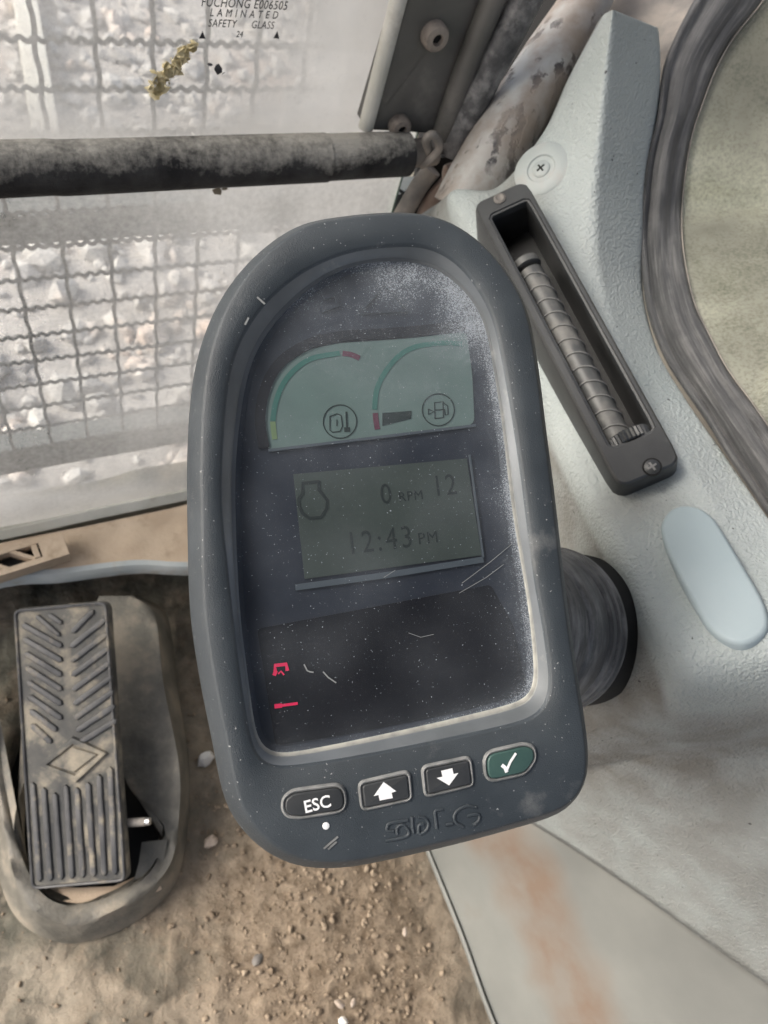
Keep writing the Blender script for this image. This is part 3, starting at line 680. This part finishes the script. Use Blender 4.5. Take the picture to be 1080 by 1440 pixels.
def cyl(y0, y1, r, x=bx, z=-.0125, n=28, tilt=0): return lathe(vfr.p(x, y0, z), vfr.b, [(0, r * .9), (.0006, r), (y1 - y0 - .0006, r), (y1 - y0, r * .9)], n)
mesh('barrel', cyl(by0, by1, br_), M_barrel, vent)
for i in range(12):
    yy = lerp(by0 + .006, by1 - .010, i / 11)
    pts = [vfr.p(bx + (br_ + .0004) * math.cos(a), yy + .0030 * math.sin(a) - .0026 * math.cos(a), -.0125 + (br_ + .0004) * math.sin(a)) for a in [R(-20 + 220 * k / 14) for k in range(15)]]
    mesh('vane', tube(pts, .00055, 6), M_ribw, vent)
mesh('end_collar', cyl(by1 + .003, by1 + .009, .0098), M_barrel, vent)
# thumb wheel
wy = -hl + .0285; tv = []
for k in range(64):
    a = 2 * math.pi * k / 64; rr = .0125 if k % 2 else .0117; tv.append((rr * math.cos(a), rr * math.sin(a)))
mesh('thumb_wheel', rings([[vfr.p(.0015 + x * s * 1.12, y_, -.0115 + z * s * 1.05) for x, z in tv] for y_, s in ((wy - .0038, .93), (wy - .003, 1), (wy + .003, 1), (wy + .0038, .93))], True, True), M_black, vent, sharp=20)
def cross_screw(nm, o, n, r, par, mtl):
    a = perp(n); f = Fr(o, a, n.cross(a), n)
    s = mesh(nm, lathe(o, n, [(-.002, r), (.0004, r), (.0009, r * .8), (.0011, r * .2)], 24), mtl, par)
    mesh('screw_recess', lathe(o, n, [(-.001, r * 1.22), (.0002, r * 1.22), (.0002, r * 1.02)], 24), M_groove, par)
    mesh('cross_slot', join(box(f, -r * .6, r * .6, -r * .13, r * .13, .0006, .0013), box(f, -r * .13, r * .13, -r * .6, r * .6, .0006, .00135)), M_ribw, s)
q = vfr.q(917, 657); cross_screw('screw', vfr.p(q.x, q.y, .0003), vfr.n, .0046, vent, M_black)
q = vfr.q(703, 280); mesh('screw', lathe(vfr.p(q.x, q.y, 0), vfr.n, [(-.002, .0042), (.0008, .0042), (.0016, .003), (.0006, .0014)], 20), M_dirty, vent)

# ------------------------------------------------------------------ side window: seal and glass
SO = [(1010, -60), (976, 0), (947, 57), (931, 104), (924, 166), (911, 220), (904, 280), (900, 340), (905, 409), (916, 459), (936, 507), (958, 543), (991, 590), (1024, 643), (1080, 726), (1160, 850)]
SI = [(1115, -70), (1074, 0), (1033, 52), (1007, 98), (987, 150), (974, 190), (964, 246), (959, 298), (960, 340), (966, 382), (978, 429), (999, 473), (1024, 520), (1057, 565), (1080, 598), (1170, 720)]
dep = lambda i, n: lerp(.562, .582, min(1, i / 7)) if i < 8 else lerp(.582, .43, (i - 7) / (n - 8))
so_ = smooth_path([P(x, y, dep(i, 16) - .002) for i, (x, y) in enumerate(SO)], 6); si_ = smooth_path([P(x, y, dep(i, 16) + .004) for i, (x, y) in enumerate(SI)], 6)
tc = lambda p, h: p + (CAM - p).normalized() * h
prf = [(0, -.012), (.0, .0), (.06, .0035), (.12, .0035), (.18, .001), (.26, .004), (.40, .009), (.55, .010), (.68, .006), (.74, .0045), (.80, .006), (.93, .003), (1.0, -.001), (1.0, -.012)]
ws = mesh('window_seal', grid([[tc(a.lerp(b, t), h) for a, b in zip(so_, si_)] for t, h in prf]), M_seal, None, label='worn black rubber seal curving round the grimy side window', cat='rubber seal', sharp=80)
L_ = [0]
for a, b in zip(so_, so_[1:]): L_.append(L_[-1] + (b - a).length)
attr(ws, 'sx', [l * 16 for t, h in prf for l in L_]); attr(ws, 'sy', [t * 14 for t, h in prf for l in L_]); attr(ws, 'sz', [h * 120 for t, h in prf for l in L_])
mesh('seal_beading', tube([tc(p, .002) for p in si_], .0005, 6), M_dirty, None, label='thin pale bead of dirt-specked sealant along the side window glass', cat='sealant bead')
ctr = P(1150, 280, .585); gr_ = [[tc(p.lerp(ctr, t), -.004 - .0 * t) for p in si_] for t in [0, .03, .08, .15, .3, .5, .7, .98]]
back = [[p - (CAM - p).normalized() * .005 for p in r] for r in gr_[::-1]]
go = mesh('side_window', grid(gr_ + back), M_side, None, label='grimy olive grey glass of the curved side window', cat='window')
attr(go, 'dust', [.72 + .2 * math.exp(-(i // len(si_)) / 2) + .08 * mnoise.noise(V((i * .1, 0, 0))) for i in range(len(gr_) * 2 * len(si_))])
# steel behind the trim, next to the seal
def plate(nm, pts, mtl, th, **kw):
    vs = [P(*p) for p in pts]; n = surf_n(vs[0], vs[1], vs[2]); k = len(vs)
    return mesh(nm, (vs + [v - n * th for v in vs], [tuple(range(k)), tuple(range(2 * k - 1, k - 1, -1))] + [(i, (i + 1) % k, (i + 1) % k + k, i + k) for i in range(k)]), mtl, smooth=False, **kw)
plate('pillar_plate', [(800, -60, .64), (1020, -60, .60), (985, 10, .592), (945, 70, .588), (932, 130, .592), (905, 330, .61), (800, 330, .66), (800, 100, .66)], M_dirty, .012, label='grimy brown grey steel of the cab pillar above the trim panel', cat='pillar')
plate('pillar_channel', [(620, -60, .90), (1000, -60, .80), (900, 400, .80), (560, 420, .86)], M_groove, .01, label='dark gap behind the chipped tube at the corner of the cab', cat='pillar channel')

# chipped paint tube
tub = [P(868, -80, .60), P(826, 0, .602), P(781, 75, .61), P(748, 130, .615), P(714, 185, .62), P(678, 250, .63), P(652, 300, .64)]
tp_ = smooth_path(tub, 8); rr = [lerp(.0155, .0235, min(1, i / 17)) + .004 * min(1, max(0, i - 17) / 25) for i in range(len(tp_))]
mesh('pillar_tube', tube(tp_, rr, 28), M_chip, None, label='steel tube with chipped white paint and dried mud beside the trim panel', cat='tube')

# ------------------------------------------------------------------ windscreen corner post with bolts
pq = [onY(563, -60, .505), onY(712, -60, .505), onY(622, 196, .505), onY(514, 186, .505)]
pof, w_, l_ = frame4(*pq)
post = thing('corner_post', 'dark grey windscreen corner post with two dusty bolts above the grip bar', 'post', pof.m())
Q = [pof.q(x, y) for x, y in ((590, -60), (700, -60), (618, 194), (603, 189), (515, 184))]
mesh('face_plate', slab(pof, round_poly(Q, .002), -.02, .0, .002), M_post, post, smooth=False)
e0, e1 = pof.q(578, -60), pof.q(516, 182)
mesh('edge_strip', tube([pof.p(e0.x, e0.y, -.002), pof.p(*((e0 + e1) / 2), -.002), pof.p(e1.x, e1.y, -.002)], .0062, 10), M_cream, post)
for x, y, r in ((609, 47, .0100), (560, 174, .0088)):
    q = pof.q(x, y); o = pof.p(q.x, q.y, 0)
    b = mesh('bolt', lathe(o, pof.n, [(0, r), (.006, r), (.0085, r * .86), (.0095, r * .5), (.0095, r * .42), (.006, r * .40)], 28), M_bolt, post)
    mesh('hex_socket', lathe(o, pof.n, [(.0055, r * .41), (.0062, r * .41)], 6), M_groove, b)
fd = smooth_path([onY(775, -75, .495), onY(728, 20, .495), onY(682, 110, .495), onY(642, 195, .495), onY(634, 213, .495)], 8)
mesh('post_seal', tube(fd, .0125, 16), M_rubber, None, label='round dusty rubber seal running along the corner post', cat='rubber seal')
fd2 = smooth_path([onY(728, -75, .500), onY(690, 10, .500), onY(652, 105, .500), onY(622, 192, .500)], 8)
mesh('flange_strip', tube(fd2, .009, 12, flat=1.0), M_post, post)

# ------------------------------------------------------------------ grip bar
gb = [V((-.75, .490, onY(-120, 243.5, .490).z - .01)), onY(-120, 243.5, .490), onY(100, 236, .490), onY(300, 228, .490), onY(458, 222, .490)]
bar = thing('grip_bar', 'black foam covered grip bar crossing the windscreen, dusty on top', 'bar', gb[3])
mesh('foam_sleeve', tube(resample(smooth_path(gb, 6), 120), .0176, 28), M_foam, bar, sharp=60)
gb2 = [onY(456, 222, .490), onY(520, 219, .491), onY(572, 217, .492)]
mesh('end_sleeve', tube(resample(gb2, 14), .0168, 28), M_foam, bar, sharp=60)
gb3 = [onY(570, 217, .492), onY(610, 213, .495)]
mesh('bar_end', tube(gb3, .011, 20), M_dirty, bar)
# clip, pipe and stub at the corner
cl = [onY(592, 232, .485), onY(606, 224, .48), onY(618, 206, .478), onY(610, 190, .478), onY(600, 196, .48), onY(604, 214, .485)]
mesh('wire_clip', tube(smooth_path(cl, 6), .0035, 10), M_dirty, None, label='bent grimy wire clip at the end of the grip bar', cat='clip')
h0 = P(628, 249, .655); an = (P(670, 240, .66) - P(622, 250, .655)).normalized()
mesh('rusty_stub', lathe(h0, an, [(-.002, .006), (0, .0095), (.006, .0105), (.008, .0085), (.011, .0125), (.014, .0105), (.017, .0135), (.020, .0115), (.024, .0145), (.040, .015)], 24), M_stain, None, label='rusty brown threaded stub beside the foot of the chipped tube', cat='stub')
mesh('corner_hose', tube(smooth_path([P(608, 238, .68), P(590, 262, .69), P(568, 300, .70), P(540, 345, .72)], 6), .0085, 12), M_dirty, None, label='dirty brown hose running down from the grip bar end', cat='hose')
mesh('corner_trim', tube(smooth_path([P(632, 255, .69), P(606, 285, .70), P(585, 330, .71)], 6), .0075, 12), M_stain, None, label='tan stained edging strip beside the trim panel top corner', cat='edging')
gp4 = [(x, y, (onY(x, y, .526) - CAM).dot(-CB)) for x, y in ((596, 225), (680, 215), (640, 420), (560, 420))]
plate('corner_gap', gp4, M_groove, .008, label='black gap between windscreen corner and trim panel', cat='gap plate')

# ------------------------------------------------------------------ windscreen panes
def pane(nm, x0, x1, z0, z1, y, lab, dfun, nx=80, nz=60):
    a = [[V((lerp(x0, x1, i / nx), y, lerp(z0, z1, j / nz))) for i in range(nx + 1)] for j in range(nz + 1)]
    t = thing(nm, lab, 'window', V(((x0 + x1) / 2, y, z0)))
    vf = grid(a); g = mesh('pane', vf, M_pane, t); attr(g, 'dust', [max(0, min(1, dfun(v))) for v in vf[0]])
    # rim of the laminated sheet
    f = Fr(V(((x0 + x1) / 2, y, (z0 + z1) / 2)), V((1, 0, 0)), V((0, 0, 1)), V((0, -1, 0)))
    hx, hz = (x1 - x0) / 2, (z1 - z0) / 2
    mesh('glass_edge', join(box(f, -hx, hx, hz, hz + .002, -.006, 0), box(f, -hx, hx, -hz - .002, -hz, -.006, 0), box(f, hx, hx + .002, -hz, hz, -.006, 0), box(f, -hx - .002, -hx, -hz, hz, -.006, 0)), M_edge, t, smooth=False)
    return t
def px_of(v):
    d = v - CAM; dz = -d.dot(CB); return 540 + d.dot(CR) / dz * F, 720 - d.dot(CU) / dz * F
def d_up(v):
    x, y = px_of(v); return .46 + .46 * max(0, min(1, (x - 240) / 250)) ** 1.1 + .45 * max(0, min(1, (y - 110) / 90)) + .25 * max(0, min(1, (y + 60) / 300)) * .3 + .1 * mnoise.noise(v * 14)
def d_lo(v):
    x, y = px_of(v); return .38 + .42 * max(0, min(1, (x - 100) / 250)) + .08 * max(0, 1 - (y - 250) / 60) + .55 * max(0, min(1, (y - 668) / 30)) + .12 * mnoise.noise(v * 16)
zc = onY(280, 232, .53).z
up = pane('upper_windscreen', -.75, .352, zc + .004, H + .15, .53, 'upper windscreen pane filmed with dust, bearing the safety glass print', d_up)
lowp = pane('lower_windscreen', -.75, .352, .055, zc - .004, .534, 'dusty lower windscreen pane below the foam grip bar', d_lo)
gfr = Fr(V((0, .5295, 0)), V((1, 0, 0)), V((0, 0, 1)), V((0, -1, 0)))
def gtext(s, px, py, hpx, space=1.0, sx=1.0):
    p = onY(px, py, .5295); k = (p - CAM).dot(-CB) / F; k2 = k * 1.08     # letter height is foreshortened by the steep view
    mesh('glass_print', text(gfr, s, p.x, p.z, hpx * k2 / .70, .0, .0002, 0, sx * .80, space, .18), M_ink, up, smooth=False)
gtext('FUCHONG E006505', 345, 6, 11, 1.08)
gtext('LAMINATED', 344, 20, 9.5, 1.75)
gtext('SAFETY      GLASS', 340, 34.5, 9.5, 1.05)
gtext('24', 337, 48.5, 8)
for x in (285, 389.5):
    pc = onY(x, 50, .5295); mesh('print_mark', slab(gfr, [V((pc.x - .0022, pc.z - .002)), V((pc.x + .0022, pc.z - .002)), V((pc.x, pc.z + .003))], 0, .0002), M_ink, up, smooth=False)
# dried yellowish smear stuck on the glass
M_smear = std('dried_smear', (.46, .38, .20), (.68, .60, .40), 120, .8, lo=.4, hi=.6, bsc=300, bd=.001)
sm = []
for i in range(110):
    t = random.random(); px = lerp(275, 214, t) + random.gauss(0, 3 + 5 * t); py = lerp(60, 130, t) + random.gauss(0, 4)
    c = onY(px, py, .5285); a = random.uniform(-.4, .4)
    sm.append(blob(c, random.uniform(.0012, .0055), i * .7, (1, .12, random.uniform(.4, 1)), 1))
mesh('mud_smear', join(*sm), M_smear, None, label='dried yellow mud smear stuck on the upper windscreen', cat='mud smear')
c = onY(307, 97, .5288); mesh('mud_fleck', join(blob(c, .004, 3.3, (1, .2, .8)), blob(c + V((-.006, 0, .003)), .0022, 5, (1, .2, .8)), blob(c + V((.004, 0, -.003)), .002, 6, (1, .2, .8))), M_ink, None, label='small dark mud fleck on the glass just right of the yellow smear', cat='mud fleck')
c = onY(306, 268, .5325); mesh('mud_fleck', join(blob(c, .0055, 1.3, (1, .2, .7)), blob(c + V((.006, 0, .001)), .003, 2, (1, .2, .8))), M_kick, None, label='dark mud fleck on the lower pane just under the grip bar', cat='mud fleck')

# ------------------------------------------------------------------ wire guard outside
GY = .60
gd = thing('mesh_guard', 'grey crimped wire mesh guard outside the windscreen', 'guard', V((.1, GY, .1)))
gx = [.0646 + .0415 * k for k in range(-9, 8)]
ztop = onY(50, 55, GY).z
zsl = [ztop + .0362 * k for k in range(9, -20, -1)]
for x in gx:
    pts = [V((x + .0010 * math.sin(z * 170), GY + .0012 * math.sin(z * 86.8), z)) for z in [lerp(.09, H + .1, i / 110) for i in range(111)]]
    mesh('wire', tube(pts, .0020, 6, True), M_wire, gd)
for z in zsl:
    if z < .11: continue
    pts = [V((x, GY + .003 * 0, z + .0017 * math.sin(x * 2 * math.pi / .0104))) for x in [lerp(-.40, .42, i / 520) for i in range(521)]]
    mesh('wire', tube(pts, .0020, 5, True), M_wire, gd)
gf = Fr(V((0, GY, 0)), V((1, 0, 0)), V((0, 0, 1)), V((0, -1, 0)))
zb0, zb1 = onY(20, 348, GY).z, onY(20, 308, GY).z
mesh('frame_bar', slab(gf, [V((-.6, zb0)), V((.5, zb0)), V((.5, zb1)), V((-.6, zb1))], -.03, -.003), M_guard, gd)
zb0, zb1 = onY(20, 668, GY).z, onY(20, 638, GY).z
mesh('frame_bar', slab(gf, [V((-.6, zb0)), V((.5, zb0)), V((.5, zb1)), V((-.6, zb1))], -.03, -.003), M_guard, gd)
# pale post standing outside
pa_, pb_ = onZ(22, -90, -1.02), onZ(72, 232, -1.02); dp = (pb_ - pa_).normalized()
pfm = Fr((pa_ + pb_) / 2, dp, V((0, 0, 1)).cross(dp), V((0, 0, 1))); hp = (pb_ - pa_).length / 2
mesh('pale_plank', slab(pfm, rrect(-hp, -.05, hp, .05, .006), -.05, .02, .004), M_concrete, None, label='pale cream plank lying on the rubble outside the upper windscreen', cat='plank')

# ------------------------------------------------------------------ sill, ledge and kick plate in front of the floor
sill = thing('windscreen_sill', 'dust coated cream sill under the lower windscreen', 'sill', onY(100, 700, .53))
def along(pts, n=60): return resample([pts[0] + (pts[0] - pts[1]) * 3.2] + smooth_path(pts, 6), n)
s0 = along([onY(x, y, .531) for x, y in ((-140, 694), (0, 674), (130, 656), (270, 640), (420, 620))])
s1 = along([onY(x, y, .515) for x, y in ((-140, 768), (0, 744), (130, 715), (270, 686), (420, 655))])
s2 = along([onY(x, y, .505) for x, y in ((-140, 778), (0, 756), (130, 728), (270, 699), (420, 668))])
s3 = along([onY(x, y, .510) for x, y in ((-140, 790), (0, 767), (130, 741), (270, 712), (420, 680))])
mesh('sill_lip', grid([s1, [p + V((0, -.004, .002)) for p in s1], [p + V((0, -.003, 0)) for p in s2], s2, s3, [p + V((0, .03, 0)) for p in s3]]), M_cream, sill)
# dirt ledge with a painted front edge, stepping down to the floor
zl_ = .10
e_in = along([onZ(x, y, zl_) for x, y in ((-160, 800), (0, 764), (130, 738), (270, 708), (420, 670))])
e_out = along([onZ(x, y, zl_) for x, y in ((-160, 850), (0, 806), (80, 800), (150, 791), (200, 787), (275, 790), (430, 780))])
ledge = thing('front_ledge', 'tan dirt covered ledge with a pale blue painted edge in front of the pedal', 'ledge', e_out[20])
vf = grid([[a.lerp(b, t) + V((0, 0, .006 * mnoise.noise(a.lerp(b, t) * 22) * math.sin(math.pi * t))) for a, b in zip(e_in, e_out)] for t in [k / 14 for k in range(15)]])
mesh('dirt_cover', vf, M_soilledge, ledge)
dn = lambda r, dy, dz: [p + V((0, dy, dz)) for p in r]
mesh('painted_edge', grid([e_out, dn(e_out, -.006, -.001), dn(e_out, -.010, -.006), dn(e_out, -.011, -.014)]), M_bluepaint, ledge)
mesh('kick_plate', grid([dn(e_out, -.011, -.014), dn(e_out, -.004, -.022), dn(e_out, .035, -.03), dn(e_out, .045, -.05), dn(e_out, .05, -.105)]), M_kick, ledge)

# slotted vent at the left on the ledge
vq2 = [onZ(-95, 792, .125), onZ(88, 755, .125), onZ(101, 786, .122), onZ(-85, 828, .122)]
f2, w2, l2 = frame4(*vq2)
fv = thing('floor_vent', 'tan dusty slotted vent with slanted fins on the dirt ledge', 'air vent', f2.m())
A2 = [(-w2 / 2, -l2 / 2), (w2 / 2, -l2 / 2), (w2 / 2, l2 / 2), (-w2 / 2, l2 / 2)]
sl = .22
mesh('frame', join(box(f2, -w2 / 2, w2 / 2, l2 / 2 - l2 * .2, l2 / 2, -.02, 0), box(f2, -w2 / 2, w2 / 2, -l2 / 2, -l2 / 2 + l2 * .22, -.02, 0), box(f2, w2 / 2 - .026, w2 / 2, -l2 / 2 + l2 * .22, l2 / 2 - l2 * .2, -.02, 0), box(f2, -w2 / 2, -w2 / 2 + .02, -l2 / 2 + l2 * .22, l2 / 2 - l2 * .2, -.02, 0)), M_soilledge, fv, smooth=False)
mesh('duct', box(f2, -w2 / 2 + .004, w2 / 2 - .004, -l2 / 2 + .004, l2 / 2 - .004, -.02, -.014), M_groove, fv, smooth=False)
for k in range(4):
    x = w2 / 2 - .030 - .030 * k
    mesh('fin', slab(f2, [V((x, -l2 * .28)), V((x - .006, -l2 * .28)), V((x - .026, l2 * .3)), V((x - .020, l2 * .3))], -.014, -.001), M_soilledge, fv, smooth=False)
mesh('tab', box(f2, w2 / 2 - .034, w2 / 2 - .028, -l2 * .26, l2 * .26, -.012, .001), M_soilledge, fv, smooth=False)

# ------------------------------------------------------------------ pedal and its housing
pdq = [P(20, 855, .775), P(153, 844, .772), P(180, 1238, .738), P(44, 1252, .741)]
pdf, pw_, pl_ = frame4(*pdq)
ped = thing('foot_pedal', 'worn black foot pedal with chevron tread and a diamond, caked in dust', 'pedal', pdf.m())
pdo = round_poly([pdf.q(x, y) for x, y in ((19, 856), (152, 844), (180, 1240), (44, 1252))], .009, 5)
mesh('plate', slab(pdf, pdo, -.010, 0, .0025), M_pedal, ped)
mesh('plate_border', rings([[pdf.p(q.x, q.y, z) for q in off2(pdo, o)] for z, o in ((-.001, -.0006), (.0018, -.0012), (.0022, -.002), (.0018, -.0034), (-.001, -.004))]), M_rib, ped)
zp = lambda pts: zoom(pts, 2.77, 0, 820)
def rib(p0, p1, wd, h=.0024):
    a, b = [pdf.q(*p) for p in zp([p0, p1])]
    d = (b - a).normalized(); n = V((-d.y, d.x)); k = wd / 2
    poly = [a - d * 0 + n * k, a - d * k, a - n * k, b - n * k, b + d * k, b + n * k]
    mesh('rib', slab(pdf, poly, -.001, h, .0012), M_rib, ped)
for i in range(8):
    y = 150 + 56 * i; xl = 88 + 5.0 * i
    rib((xl + 10, y + 14), (238 - 2 * max(0, i - 5) * 10, y + 92 - 10 * max(0, i - 5)), .0062)
    xr = 408 + 6 * i
    if i < 8: rib((xr, y - 5), (285 + 3 * i + 6 * max(0, i - 5), y + 92 - 8 * max(0, i - 5)), .0062)
for x, y in ((150, 130), (200, 125)): rib((x, y), (240 if x > 160 else 232, y + (28 if x > 160 else 70)), .005)
rib((362, 112), (290, 185), .006)
for i in range(8):
    x0 = 132 + 43 * i; y0 = 735 + (50 if i < 3 else 0) + (0, 20, 40, 60, 70, 50, 20, -10)[i]; x1 = 158 + 42 * i
    rib((x0, y0), (x1, 1150 - i * 4), .0060)
dm = [pdf.q(*p) for p in zp([(290, 615), (405, 662), (300, 755), (180, 705)])]
mesh('diamond', rings([[pdf.p(q.x, q.y, z) for q in off2(dm, o)] for z, o in ((-.001, .0055), (.0040, .004), (.0044, .001), (.0040, -.002), (.0012, -.0035), (.0012, -.005), (.0034, -.0062))], False, True), M_pedal, ped, sharp=20)
# pedal housing
hz = .0
hs2 = thing('pedal_housing', 'grey brown moulded housing wrapped round the foot pedal, dirt in its folds', 'pedal housing', onZ(130, 1300, 0))
O_ = [(196, 838, .045), (236, 866, .03), (250, 960, .02), (266, 1070, .01), (266, 1150, .005), (252, 1232, .004), (216, 1278, .004), (160, 1312, .004), (96, 1326, .004), (40, 1306, .004), (8, 1262, .005), (-8, 1190, .01), (-22, 1100, .02), (-34, 1000, .04), (-40, 900, .06)]
C_ = [(186, 838, .085), (218, 868, .085), (230, 960, .075), (252, 1075, .068), (252, 1150, .055), (240, 1215, .045), (203, 1255, .042), (150, 1286, .04), (98, 1300, .04), (52, 1282, .042), (24, 1240, .045), (10, 1180, .055), (-4, 1100, .07), (-14, 1000, .085), (-20, 900, .09)]
I_ = [(140, 838, .085), (148, 868, .080), (158, 960, .070), (172, 1078, .055), (196, 1122, .05), (226, 1142, .05), (232, 1180, .048), (226, 1208, .043), (192, 1240, .038), (146, 1266, .036), (100, 1276, .036), (66, 1262, .036), (40, 1225, .04), (22, 1180, .05), (24, 1135, .065), (48, 1040, .075), (36, 900, .085)]
mk_ = lambda L: smooth_path([onZ(*p) for p in L], 6)
ho, hc, hi = mk_(O_), mk_(C_), mk_(I_)
jit = lambda r, s, a: [p + V((0, 0, a * mnoise.noise(p * 40 + V((s, 0, 0))))) for p in r]
rowsh = [dn(ho, 0, -.02), ho, jit(rowmix(ho, hc, .5), 1, .008), rowmix(ho, hc, .85), jit(hc, 3, .006), rowmix(hc, hi, .15), rowmix(hc, hi, .5), hi, dn(hi, 0, -.008), dn(rowmix(hi, hc, .3), 0, -.05)]
mesh('shell', grid(rowsh), M_boot, hs2, sharp=70)
# rear cheek under the open corner, cavity floor and cross panel below the pedal heel
mesh('cheek', grid([[onZ(200, 1184, .052), onZ(236, 1180, .052)], [onZ(196, 1212, .044), onZ(232, 1206, .046)], [onZ(186, 1250, .034), onZ(222, 1240, .038)]]), M_boot, hs2)
mesh('heel_panel', grid([[onZ(60, 1245, .028), onZ(110, 1248, .03), onZ(160, 1246, .03), onZ(215, 1222, .03)], [onZ(62, 1262, .034), onZ(110, 1270, .035), onZ(160, 1262, .035), onZ(222, 1235, .034)], [onZ(70, 1285, .03), onZ(112, 1296, .03), onZ(165, 1284, .03), onZ(228, 1250, .03)]]), M_soilledge, hs2)
cv = [onZ(x, y, .012) for x, y in ((150, 880), (205, 880), (250, 1120), (240, 1230), (150, 1290), (60, 1290), (5, 1220), (8, 1110), (60, 960))]
mesh('cavity', (cv + [p - V((0, 0, .02)) for p in cv], [tuple(range(9)), tuple(range(17, 8, -1))] + [(i, (i + 1) % 9, (i + 1) % 9 + 9, i + 9) for i in range(9)]), M_groove, hs2, smooth=False)
pa, pb = pdf.p(*pdf.q(165, 1158, -.014), -.014), P(206, 1155, .755)
pn = mesh('pivot_pin', tube([pa, pb], .0042, 14), M_dirty, ped)
dd = (pb - pa).normalized(); mesh('pin_tip', tube([pb, pb + dd * .004], .0036, 14), M_steel, pn)

# ------------------------------------------------------------------ larger crumbs one can pick out
def stone(nm, px, py, rpx, mtl, lab, cat='pebble', z=.01, sq=(1, .8, .6), sd=1.0):
    c = onZ(px, py, z); k = (c - CAM).dot(-CB) / F
    mesh(nm, blob(c, rpx * k, sd, sq, 2), mtl, None, label=lab, cat=cat)
stone('white_chip', 290, 1068, 15, M_white, 'white angular chip lying on the floor beside the display edge', 'stone chip', sq=(.8, 1, .5), sd=2)
stone('pebble', 297, 1184, 11, M_stone, 'pale square pebble on the floor right of the pedal housing', sd=3, sq=(.7, 1, .6))
stone('pebble', 362, 1350, 9, M_dirty, 'grey rounded pebble on the bare floor left of the soil heap', sd=4)
stone('pebble', 478, 1411, 8, M_stone, 'pinkish pebble at the near end of the soil heap', sd=5, z=.03)
stone('pebble', 497, 1410, 6, M_stone, 'small tan pebble just right of the pinkish one', sd=6, z=.03)
stone('pebble', 483, 1436, 7, M_white, 'white pebble at the bottom edge of the floor', sd=7, z=.02)
stone('pebble', 570, 1310, 6, M_stone, 'lone tan pebble on the right side of the soil heap', sd=8, z=.03)
